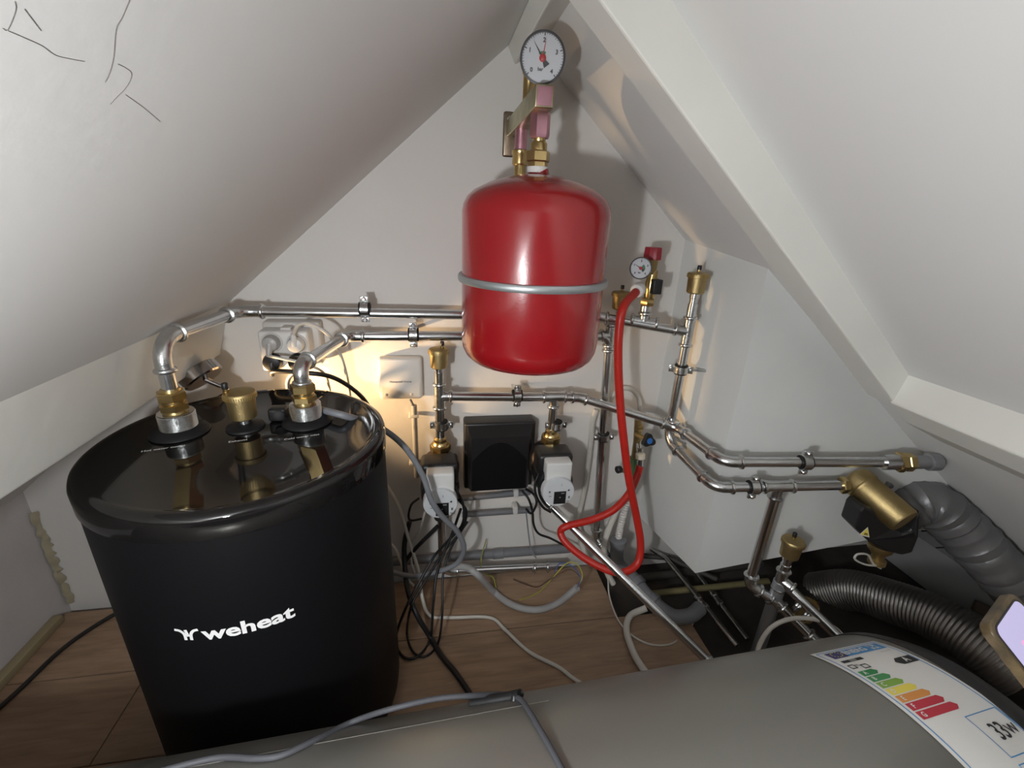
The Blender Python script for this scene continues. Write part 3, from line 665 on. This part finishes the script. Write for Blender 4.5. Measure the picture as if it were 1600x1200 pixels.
cable('appliance_cable', [e2, P(466, 508, .945), P(484, 506, .94), P(512, 522, .94), P(530, 550, .955), P(540, 580, .975), P(545, 606, .99), P(548, 630, 1.0)], .0036, WHTCAB, 'white cord arching from the upper right plug over the cold pipe')
cable('appliance_cable', [e3, P(430, 580, .935), P(470, 582, .93), P(515, 588, .94), P(550, 607, .955), P(574, 632, .98), P(588, 668, 1.0)], .0050, BLKCAB, 'thick black cord from the lower plugs curving over the tank lid')
cable('appliance_cable', [e4, P(466, 578, .94), P(452, 590, .95), P(450, 605, .96), P(458, 622, .97)], .0046, GREYCAB, 'short grey cord dropping from the socket block behind the cold socket')
th = thing('controller_box', 'flat white square controller box on the wall beside the left air vent', 'controller', P(626, 625, WY))
tx0, tx1, tz0, tz1 = -.138, -.036, CH-.428, CH-.322
G().box(((tx0+tx1)/2, 1.036, (tz0+tz1)/2), (tx1-tx0, .026, tz1-tz0), None, .008).put('cover', WHITEP, th)
text('lettering', 'Honeywell Home', ((tx0+tx1)/2, 1.0228, (tz0+tz1)/2-.006), (1, 0, 0), UP, .0072, INK, th, .0001)
for dx in (-.036, .024): G().lathe(((tx0+tx1)/2+dx, 1.0235, tz0+.014), (0, -1, 0), [(.0035, 0), (.0035, .001), (.0015, .0015)], 12).put('screw', WHITE2, th)
cd = thing('cable_conduit', 'slim grey conduit running down the wall from the white controller box', 'conduit', P(650, 740, WY))
G().tube([P(647, 633, 1.03), P(651, 745, 1.03)], .0068, 14).put('conduit', CONDUIT, cd)
G().tube([P(641, 624, 1.03), P(647, 636, 1.03)], .0028, 10).put('lead', GREYP, cd)
for py in (648, 722):
    p = P(648, py, 1.035); G().box((p.x-.002, 1.035, p.z), (.024, .024, .009), None, .002).put('clip', WHITEP, cd)
bb = thing('black_box', 'square black plastic enclosure on the wall between the two pumps', 'enclosure', P(780, 765, WY))
b0, b1, bzt, bzb = .064, .247, CH-.488, CH-.679
G().box(((b0+b1)/2, 1.025, (bzt+bzb)/2), (b1-b0, .05, bzt-bzb), None, .006).put('base', BLK, bb)
fr = [V((b0+.008, 1.0, bzb+.008)), V((b1-.008, 1.0, bzb+.008)), V((b1-.008, 1.0, bzt-.006)), V((b0+.008, 1.0, bzt-.006))]
fi = [V((b0+.016, .972, bzb+.012)), V((b1-.022, .972, bzb+.012)), V((b1-.022, .972, bzt-.026)), V((b0+.016, .972, bzt-.026))]
G().add(fr+fi, [(0, 1, 5, 4), (1, 2, 6, 5), (2, 3, 7, 6), (3, 0, 4, 7), (4, 5, 6, 7), (0, 3, 2, 1)]).put('front_cover', BLK, bb, False)
arc = [V((b0+.018, .9715, bzb+.014))]+[V((b0+.018+(b1-b0-.044)*i/16, .9715, bzb+.075+.075*math.sin(PI*(i/16*.8+.1)))) for i in range(17)]+[V((b1-.026, .9715, bzb+.014))]
G().prism(arc, (0, -.0015, 0)).put('curved_panel', BLKMATT, bb, False)
for i, (x0, y0, x1, y1) in enumerate(((716, 779, 828, 769), (722, 804, 830, 797))):
    o = thing('wall_conduit', ('upper' if i == 0 else 'lower')+' grey conduit below the square black box', 'conduit', P(x0, y0, 1.025))
    G().tube([P(x0, y0, 1.025), P(x1, y1, 1.025)], .0085, 16).put('conduit', GREYP, o)
    c = P(806+(-1)*i, y0-7 if i == 0 else y0-6, 1.022); G().box((c.x, 1.03, c.z+.004), (.014, .03, .024), None, .003).put('clip', WHITEP, o)
bc = thing('floor_conduit', 'grey plastic pipe along the foot of the back wall', 'conduit', P(740, 870, WY))
G().tube([P(600, 878, 1.02), P(890, 857, 1.02)], .0125, 18).put('pipe', GREYP, bc)
G().lathe(P(770, 866, 1.02), P(780, 865, 1.02)-P(770, 866, 1.02), [(.0128, 0), (.0145, .001), (.0145, .03), (.0128, .031)], 18).put('coupler', GREYP, bc)

# ================================================================ wall lamp behind the tank
lm = thing('wall_spot', 'small chrome spot lamp fixed under the purlin behind the tank', 'lamp', P(322, 597, .93))
la = V((.50, -.18, -.60)).normalized(); lc = P(318, 590, .93)
cn = G().lathe(lc-la*.020, la, [(.037, 0), (.039, .002), (.039, .022), (.036, .025), (.008, .026)], 40).put('canopy', CHROME, lm)
lh = V((-.50, .93, CH-.42))
G().tube([lc+la*.004, P(352, 606, .93), P(362, 612, .94), lh+V((.0, .0, .017))], .0055, 12).put('arm', CHROME, lm)
G().lathe(lh-V((.03, 0, 0)), (1, 0, .12), [(.010, 0), (.016, .006), (.018, .03), (.016, .03), (.012, .022)], 24).put('lamp_head', CHROME, lm)
lamp('spot_bulb', 'SPOT', lh+V((.006, 0, .001)), 27, (1, .64, .31), .012, (1, .02, .13), spot_size=R(82), spot_blend=.9)

# ================================================================ magnetic dirt filter on the shaft
mf = thing('dirt_filter', 'brass cylinder dirt filter with black jacket at the right end of the shaft pipes', 'filter', P(1370, 880, .74))
m0 = P(1346, 757, .685); m1 = P(1414, 815, .595); md = (m1-m0).normalized()
f0 = L4; fd = (L4-L2).normalized()
G().hexnut(f0-fd*.004, fd, .0185, .012, 6).put('brass_nut', BRASS, mf)
G().lathe(f0+fd*.008, fd, [(.0125, 0), (.0125, .014), (.018, .018), (.019, .03)], 22).put('inlet', BRASSM, mf)
ms = m0-md*.02
G().lathe(ms, md, [(.016, -.006), (.028, 0), (.0322, .006), (.0332, .010), (.0332, .026), (.0312, .028), (.0306, .032), (.0300, (m1-ms).length-.004), (.0275, (m1-ms).length), (.0005, (m1-ms).length+.001)], 48).put('cylinder', BRASSM, mf)
jp = [P(1346, 800, 0.633), P(1352, 793, 0.633), P(1372, 795, 0.633), P(1392, 808, 0.620), P(1398, 826, 0.611), P(1410, 834, 0.602), P(1424, 830, 0.597), P(1434, 812, 0.597), P(1438, 798, 0.602), P(1436, 840, 0.602), P(1426, 864, 0.606), P(1410, 868, 0.611), P(1385, 862, 0.620), P(1356, 845, 0.629), P(1337, 826, 0.633)]
jk = G().prism(jp, V((.006, .045, .0))).put('black_jacket', BLK, mf, False); b = jk.modifiers.new('b', 'BEVEL'); b.width = .004; b.segments = 2
def tri(o, x, y, s, m, nm, par, off):
    n = V(x).cross(V(y)); return G().prism([V(o)+V(x)*-s+V(y)*-s*.8+n*off, V(o)+V(x)*s+V(y)*-s*.8+n*off, V(o)+V(y)*s+n*off], n*.0006).put(nm, m, par, False)
wc = P(1352, 831, 0.623); wx = V((.96, -.20, -.18)).normalized(); wn = V((-.25, -.94, .2)).normalized(); wy_ = wn.cross(wx).normalized()
sgn = tri(wc, wx, wy_, .0115, MARK['w'], 'warning_triangle', jk, .001); tri(wc, wx, wy_, .0088, MARK['y'], 'yellow_field', sgn, .0018)
text('symbol', 'm', wc-wy_*.003+wx.cross(wy_)*.003, wx, wy_, .010, INK, sgn, .0003)
bb0 = P(1372, 862, 0.647)
G().lathe(bb0+V((0, 0, .02)), (.02, -.1, -1), [(.024, 0), (.023, .012), (.015, .022), (.0125, .026), (.0125, .036), (.017, .038), (.017, .048), (.010, .052)], 28).put('drain_cup', BRASSM, mf)
G().tube(spline([P(1372, 884, 0.633), P(1352, 882, 0.633), P(1336, 874, 0.633), P(1340, 866, 0.633), P(1356, 867, 0.633), P(1364, 880, 0.633), P(1376, 888, 0.633)], 8), .0022, 8).put('cap_strap', WHTCAB, mf)
G().tube([P(1380, 757, 0.724), P(1400, 757, 0.733), P(1424, 768, 0.724), P(1440, 788, 0.706)], .011, 16).put('outlet_pipe', DARKST, mf)
G().lathe(P(1432, 776, 0.710), (P(1450, 802, 0.688)-P(1430, 774, 0.710)), [(.0135, 0), (.0155, .004), (.0155, .012), (.0125, .014)], 20).put('steel_collar', STEEL, mf)
G().hexnut(P(1445, 793, 0.697), (P(1450, 806, 0.688)-P(1442, 788, 0.697)), .017, .014, 6).put('brass_nut', BRASS, mf)
corr('flexible_connector', [P(1447, 800, 0.692), P(1455, 812, 0.683), P(1462, 826, 0.679)], .0100, .0012, .004, GREYP, 'short ribbed grey connector below the filter outlet', 'connector')
cable('shaft_lead', [P(1440, 830, 0.706), P(1470, 828, 0.697), P(1492, 832, 0.688), P(1498, 845, 0.679), P(1484, 854, 0.679), P(1462, 856, 0.688)], .0016, BLKCAB, 'thin black lead looping beside the ribbed connector')

# ================================================================ ducts right
def foil():
    pts = spline([P(1405, 800, .70), P(1448, 785, .685), P(1495, 820, .65), P(1545, 872, .605), P(1600, 930, .56), P(1680, 1015, .50)], 14)
    rr = [.044+.008*min(1, i/20)+.0016*math.sin(i*1.3)+.0012*math.sin(i*2.9+1) for i in range(len(pts))]
    return tag(G().tube(pts, rr, 40).put('insulated_duct', FOIL), 'wrinkled dark grey foil wrapped duct at the right below the purlin', 'duct')
foil()
corr('flexible_duct', [P(1275, 925, .90), P(1330, 922, .83), P(1395, 940, .74), P(1460, 965, .66), P(1530, 1008, .575), P(1600, 1062, .50)], .056, .0016, .0085, DUCT, 'ribbed aluminium flexible duct behind the grey boiler', 'duct', 56)
tag(G().box(P(1545, 945, .68)+V((0, 0, -.02)), (.05, .04, .03), frame((.5, .3, 1)), .003).put('timber_offcut', mat('brown_offcut', (.10, .07, .045), .7, var=.2)), 'small brown timber offcut behind the flexible duct', 'wood')

# ================================================================ under-floor pipes
def fpipe(pts, r, m, label, fit=None):
    t = thing('floor_pipe', label, 'pipe', pts[0]); G().tube(pts, r, 14).put('pipe', m, t)
    for a, d in (fit or []):
        d = V(d).normalized(); G().lathe(a, d, [(r*1.1, 0), (r*1.6, .002), (r*1.6, .012), (r*1.25, .014), (r*1.25, .030), (r*1.6, .032), (r*1.6, .042), (r*1.1, .044)], 14).put('coupling', STEELD, t)
a, b = PZ(1040, 872, .02), PZ(1152, 1010, .02); fpipe([a+V((-.03, .05, 0)), a, b], .0072, STEELD, 'thin steel floor pipe left of the two leading under the boiler', [(PZ(1088, 932, .02), b-a)])
a, b = PZ(1090, 897, -.005), PZ(1168, 1000, -.005); fpipe([a, b], .0075, STEELD, 'thin steel floor pipe right of the two leading under the boiler', [(PZ(1113, 928, -.005), b-a)])
fpipe([PZ(1015, 928, .0), PZ(1200, 908, .0)], .009, mat('yellowed_pipe', (.20, .17, .08), .6), 'yellowed plastic pipe lying in the open floor')
fpipe([PZ(985, 905, -.02), PZ(1190, 880, -.02)], .012, mat('dark_pipe', (.05, .045, .04), .6), 'dark pipe lying below the white shaft')
fpipe([PZ(1000, 868, .0), PZ(1046, 872, .01), PZ(1120, 905, .0)], .008, mat('dark_pipe', (.05, .045, .04), .6), 'short dark pipe running in under the shaft corner')

# ================================================================ cables
Zf = .006
cable('grey_lead', [PZ(500, 640, LZ+.012), PZ(540, 650, LZ+.008), P(592, 667, .835), P(632, 698, .82), P(660, 742, .815), P(674, 782, .815), P(692, 808, .83), P(714, 830, .85), P(725, 856, .86), P(714, 880, .87), P(684, 893, .88), P(645, 900, .90), P(606, 892, .93)], .0062, GREYCAB, 'thick grey cable from the tank lid crossing the left pump and looping back', seg=14)
cable('white_lead', [P(600, 752, 1.0), P(622, 790, .98), P(638, 840, .96), P(653, 890, .93), P(660, 935, .88), PZ(672, 962, Zf), PZ(705, 965, Zf), PZ(765, 965, Zf), PZ(790, 985, Zf), PZ(826, 1018, Zf), PZ(872, 1042, Zf), PZ(896, 1060, Zf), PZ(930, 1080, Zf)], .0044, WHTCAB, 'long white cable lying across the wooden floor towards the boiler')
cable('white_lead', [P(604, 842, .99), P(620, 862, .97), P(634, 900, .93), P(646, 915, .90)], .0034, WHTCAB, 'short white cable end beside the black tank')
cable('white_lead', [P(664, 800, .96), P(655, 830, .96), P(644, 850, .965), P(643, 880, .96), P(652, 905, .93)], .0030, WHTCAB, 'thin white cable hanging below the left pump')
cable('black_lead', [P(710, 760, .90), P(724, 790, .90), P(722, 820, .90), P(700, 845, .90), P(678, 870, .90), P(655, 910, .87), P(632, 955, .83), PZ(618, 1000, Zf), PZ(630, 1026, Zf), PZ(652, 1026, Zf), PZ(672, 1000, Zf), P(677, 945, .83), P(684, 890, .87), P(706, 835, .90), P(720, 795, .90)], .0034, BLKCAB, 'black pump cable hanging in a wide loop to the floor')
cable('black_lead', [P(716, 780, .905), P(729, 800, .905), P(720, 830, .90), P(694, 862, .89), P(660, 915, .86), P(642, 950, .83), PZ(636, 990, Zf), PZ(645, 1018, Zf), PZ(664, 1026, Zf), PZ(684, 1006, Zf), P(691, 960, .82), P(692, 900, .87), P(704, 858, .90), P(730, 815, .91)], .0030, BLKCAB, 'black pump cable hanging in a narrower second loop')
cable('black_lead', [P(640, 815, .98), P(632, 850, .96), P(633, 890, .93), P(638, 925, .88), P(652, 962, .84), PZ(672, 995, .012), PZ(690, 1025, .012), PZ(712, 1052, .012), PZ(738, 1090, .012)], .0065, BLKCAB, 'thick black sleeved cable running from the tank to the boiler', seg=12)
cable('black_lead', [P(684, 822, .95), P(664, 842, .95), P(645, 862, .95), P(632, 880, .95)], .0055, BLKCAB, 'short thick black cable slanting below the left pump')
cable('black_lead', [P(662, 810, .96), P(640, 812, .97), P(642, 790, .98), P(655, 778, .99)], .003, BLKCAB, 'thin black cable bowed left of the left pump')
for i, (pts, lb) in enumerate((([P(842, 740, .90), P(836, 756, .895), P(838, 775, .89), P(848, 792, .89), P(860, 800, .90)], 'outer black cable wound round the right pump'), ([P(848, 742, .895), P(842, 758, .89), P(844, 775, .885), P(852, 788, .885)], 'inner black cable wound round the right pump'),
        ([P(815, 766, .98), P(826, 780, .96), P(832, 800, .96), P(834, 820, .96), P(842, 834, .97), P(862, 842, .97), P(900, 862, .96)], 'black cable running below the black box to the floor'),
        ([P(822, 764, .98), P(835, 774, .95), P(838, 788, .94), P(830, 802, .95), P(822, 795, .97)], 'short black cable loop under the black box corner'))):
    cable('black_lead', pts, .0032, BLKCAB, lb)
cable('grey_wire', [P(822, 800, .99), P(826, 835, .99), P(830, 860, .985), P(838, 872, .975)], .0018, GREYCAB, 'thin grey wire below the right end of the conduits')
cable('grey_wire', [P(760, 842, 1.035), P(752, 872, .985), P(754, 893, .97), P(770, 902, .95), P(775, 918, .92)], .0016, mat('yellow_green_wire', (.30, .32, .06), .5), 'thin yellow green earth wire on the wall above the floor pipe')
fc = thing('flexible_conduit', 'light grey ribbed conduit curving on the floor with loose wires at its end', 'conduit', PZ(800, 945, 0))
cps = [P(705, 886, .94), P(728, 886, .925), P(748, 900, .90), PZ(772, 925, .012), PZ(800, 945, .012), PZ(838, 953, .012), PZ(872, 942, .012), P(902, 918, .87)]
p = spline(cps, 30); G().tube(p, [.0088+.0004*math.sin(i*2.1) for i in range(len(p))], 14).put('conduit', CONDUIT, fc)
for pts, m in (([P(901, 919, .87), P(910, 900, .88), P(902, 882, .90), P(886, 880, .91), P(866, 900, .90), PZ(842, 925, .01), PZ(812, 938, .02)], mat('yellow_wire', (.45, .42, .06), .5)),
               ([P(902, 918, .87), P(907, 902, .88), P(893, 884, .91), P(875, 880, .93), P(866, 895, .92)], mat('blue_wire', (.05, .10, .30), .5)),
               ([P(902, 918, .87), P(908, 905, .88), P(890, 890, .91), P(860, 905, .90), PZ(840, 917, .01), PZ(818, 912, .01), PZ(802, 905, .01)], mat('brown_wire', (.10, .05, .03), .5))):
    G().tube(spline(pts, 8), .0014, 8).put('wire', m, fc)
cable('white_hose', [P(1010, 950, .82), PZ(985, 962, .015), PZ(979, 985, .012), PZ(988, 1015, .012), PZ(1000, 1038, .012), PZ(1018, 1062, .012)], .0085, WHTCAB, 'thick white hose bending on the floor left of the diagonal pipe end', 'hose', seg=14)
cable('white_lead', [P(950, 905, .93), PZ(953, 935, .02), PZ(970, 975, Zf), PZ(1005, 1003, Zf), PZ(1045, 1007, Zf), P(1075, 985, .78), P(1092, 955, .80), P(1096, 940, .82)], .0022, WHTCAB, 'thin white wire looping under the diagonal pipe on the floor')
cable('white_lead', [P(1180, 1035, .60), P(1188, 1005, .62), P(1206, 980, .63), P(1236, 967, .63), P(1275, 968, .61), P(1305, 982, .59), P(1326, 1006, .57)], .0048, WHTCAB, 'white cable arching over the twin pipes behind the boiler')
cable('black_lead', [PZ(-40, 1140, .006), PZ(30, 1078, .006), PZ(100, 1012, .006), PZ(170, 965, .006), PZ(230, 935, .006)], .0050, BLKCAB, 'black cable on the floor left of the black tank')

# ================================================================ grey boiler in the foreground
BA = V((.6, .24, CH-.715)); BD = V((.85, .035, 0)).normalized(); BR = .215; BN = UP.cross(BD)
bo = thing('horizontal_boiler', 'grey metallic horizontal boiler in the foreground with energy label', 'boiler', (0, .22, 0))
U1 = .022
G().lathe(BA, BD, [(BR*.9, -1.315), (BR, -1.3), (BR, U1)], 128).put('jacket', BOILER, bo)
G().lathe(BA+BD*U1, BD, [(BR-.001, -.001), (BR+.0015, 0), (BR+.002, .012), (BR-.006, .035), (BR-.03, .060), (BR-.09, .080), (.0005, .086)], 96).put('end_cap', BLK, bo)
def bpt(u, s, off=0):   # u along axis, s arc length from the crown towards the wall
    a = s/BR; return BA+BD*u+(BN*math.sin(a)+UP*math.cos(a))*(BR+off)
g = G(); n = 60
rows = [[bpt(-1.28+.81*i/8, R(36.5)*BR+d_, o_) for i in range(9)] for d_, o_ in ((0, .0001), (.0004, .0006), (.06, .0006), (.10, .0003))]
g.add([p for r_ in rows for p in r_], [(j*9+i, j*9+i+1, (j+1)*9+i+1, (j+1)*9+i) for j in range(3) for i in range(8)]).put('jacket_overlap', BOILER, bo)
for u in (-1.15, -.12):
    for s in (1, -1): G().prism([BA+BD*u+BN*s*.16+V((0, 0, -.12)), BA+BD*u+BN*s*.10+V((0, 0, -.185)), V((BA+BD*u+BN*s*.12).to_tuple()[:2]+(.0,)), V((BA+BD*u+BN*s*.17).to_tuple()[:2]+(.0,))], BD*.04).put('foot', BLK, bo)
# energy label: local (x right 0..1 over .113 m, y down 0..1 over .226 m)
LW, LH, LR = .113, .226, R(8.0); U0, S0 = -.106, R(34.3)*BR
def lab(x, y, off): 
    a, b = x*LW, -y*LH; return bpt(U0+a*math.cos(LR)-b*math.sin(LR), S0+a*math.sin(LR)*.35+b*math.cos(LR), off)
def patch(name, poly, m, parent, off):
    """polygon in label space, cut into thin strips so that it follows the curve"""
    bm = bmesh.new(); bm.faces.new([bm.verts.new((x, y, 0)) for x, y in poly])
    for k in range(1, 60):
        y = k/60
        if min(q[1] for q in poly) < y < max(q[1] for q in poly):
            bmesh.ops.bisect_plane(bm, geom=bm.verts[:]+bm.edges[:]+bm.faces[:], plane_co=(0, y, 0), plane_no=(0, 1, 0))
    bm.verts.ensure_lookup_table(); bm.verts.index_update()
    o = link(name, [lab(q.co.x, q.co.y, off) for q in bm.verts], [[q.index for q in fc.verts] for fc in bm.faces], m, parent, False); bm.free(); return o
def rect(x0, y0, x1, y1): return [(x0, y0), (x1, y0), (x1, y1), (x0, y1)]
el = patch('energy_label', rect(0, 0, 1, 1), MARK['w'], bo, .0009); el['label'] = 'white energy label with coloured rating bars'
O2, O3 = .0014, .0019
def outline(name, x0, y0, x1, y1, wd, m):
    for q in (rect(x0, y0, x1, y0+wd/2), rect(x0, y1-wd/2, x1, y1), rect(x0, y0+wd/2, x0+wd, y1-wd/2), rect(x1-wd, y0+wd/2, x1, y1-wd/2)): patch(name, q, m, el, O2)
def ltext(s, x, y, size, m, bold=0.0, sx=1.0, off=O3):
    v, f = text_mesh(s, size, bold, sx); link('lettering', [lab(x+q.x/LW, y-q.y/LH, off) for q in v], f, m, el, False)
outline('border_line', .04, .018, .96, .985, .012, MARK['b'])
patch('header_navy', rect(.12, .035, .34, .105), MARK['n'], el, O2); patch('header_blue', rect(.34, .035, .92, .105), MARK['b'], el, O2)
for k in range(12):
    a = 2*PI*k/12; x, y = .23+.065*math.cos(a), .07+.026*math.sin(a); patch('star', rect(x-.007, y-.0035, x+.007, y+.0035), MARK['y'], el, O3)
ltext('ENERG', .50, .072, .0125, MARK['w'], .0004); ltext('Y IJA', .79, .055, .0068, MARK['w'], .0003); ltext('IE IA', .79, .088, .0068, MARK['w'], .0003)
patch('maker_bar', rect(.12, .132, .42, .155), INK, el, O2); ltext('|||||||', .27, .145, .006, MARK['w'], 0)
ltext('-----------', .80, .135, .005, INK)
outline('tap_icon', .10, .175, .18, .21, .012, INK); outline('tap_icon', .24, .19, .33, .225, .012, INK); ltext('m', .20, .19, .008, INK)
for i, (ch, k) in enumerate(zip('ABCDEFG', ('g1', 'g2', 'g3', 'y', 'o', 'r', 'r'))):
    y = .235+i*.0445; x1 = .28+i*.048
    patch('rating_bar', [(.09, y), (x1, y), (x1+.045, y+.019), (x1, y+.038), (.09, y+.038)], MARK[k], el, O2); ltext(ch, .15, y+.020, .0075, MARK['w'], .0002)
patch('rating_arrow', [(.66, .232), (.72, .205), (.94, .205), (.94, .26), (.72, .26)], INK, el, O2); ltext('A', .82, .233, .012, MARK['w'], .0002)
outline('value_box', .52, .575, .94, .755, .008, MARK['b']); ltext('33', .70, .665, .022, INK, .0003, .8); ltext('W', .845, .670, .013, INK, .0002)
outline('value_box', .52, .78, .94, .95, .008, MARK['b'])

def bhit(x, y, Yf, off=.0034):
    """point on the boiler jacket behind a pixel, lifted by off; beyond the edge at depth Yf"""
    v = ray(x, y); w_ = v-BD*v.dot(BD); o = EYE-BA; o = o-BD*o.dot(BD); a = w_.dot(w_); b = 2*w_.dot(o); c = o.dot(o)-(BR+off)**2; D = b*b-4*a*c
    return P(x, y, Yf) if D < 0 else EYE+v*((-b-math.sqrt(D))/2/a)
cable('boiler_lead', [bhit(*q) for q in ((215, 1215, .34), (300, 1192, .345), (350, 1183, .35), (400, 1185, .35), (440, 1180, .35), (490, 1157, .352), (550, 1128, .36), (610, 1108, .366), (680, 1092, .370), (735, 1087, .372), (785, 1085, .372), (812, 1092, .37), (826, 1110, .36), (845, 1142, .3), (862, 1172, .3), (885, 1215, .3))], .0032, mat('dark_grey_cable', (.05, .052, .06), .65), 'grey cable lying along and bending over the boiler', seg=10)
cw = thing('cable_wrap', 'black tape sleeve bundling the cables at the boiler edge', 'cable sleeve', P(780, 1095, .37))
G().tube([P(733, 1100, .373), P(760, 1096, .373), P(800, 1089, .37), P(813, 1086, .366)], .0066, 12).put('sleeve', BLKRUB, cw)
G().tube([P(802, 1100, .362), P(803, 1090, .366), P(815, 1082, .372)], .0045, 10).put('tie', BLK, cw)

# ================================================================ phone at the right edge
ph = thing('phone', 'phone in a marbled brown case with lit lavender screen at the right edge', 'phone', (0, 0, 0))
def cv(a, b, c): return (RT*a+DN*b+FWD*c)
pc = ray(1543, 979)*.44+EYE; q1 = cv(55, -16, 30).normalized(); q2 = cv(52, 100, -42); q2 = (q2-q1*q2.dot(q1)).normalized(); qn = q1.cross(q2).normalized()
if qn.dot(FWD) < 0: qn = -qn
def rr(x0, y0, x1, y1, r, off, n=8):
    out = []
    for cx, cy_, a0 in ((x0+r, y0+r, 180), (x1-r, y0+r, 270), (x1-r, y1-r, 0), (x0+r, y1-r, 90)):
        for i in range(n+1):
            a = R(a0+90*i/n); out.append(pc+q1*(cx+r*math.cos(a))+q2*(cy_+r*math.sin(a))+qn*off)
    return out
ph.location = pc
ca = G().prism(rr(0, 0, .078, .158, .011, 0), qn*.0105).put('case', WOODCASE, ph); bvl = ca.modifiers.new('b', 'BEVEL'); bvl.width = .0015; bvl.segments = 2; bvl.limit_method = 'ANGLE'
gl = G().prism(rr(.0045, .0045, .0735, .1535, .009, -.0004), qn*.0006).put('black_bezel', INK, ph, False)
sc_ = G().prism(rr(.0062, .0062, .0718, .1518, .008, -.0008), qn*.0006).put('screen', SCREEN, ph, False)
v, f = text_mesh('8', .012); link('screen_text', [pc+q1*(.029+q.x)+q2*(.033-q.y)-qn*.0012 for q in v], f, PINKT, ph, False)
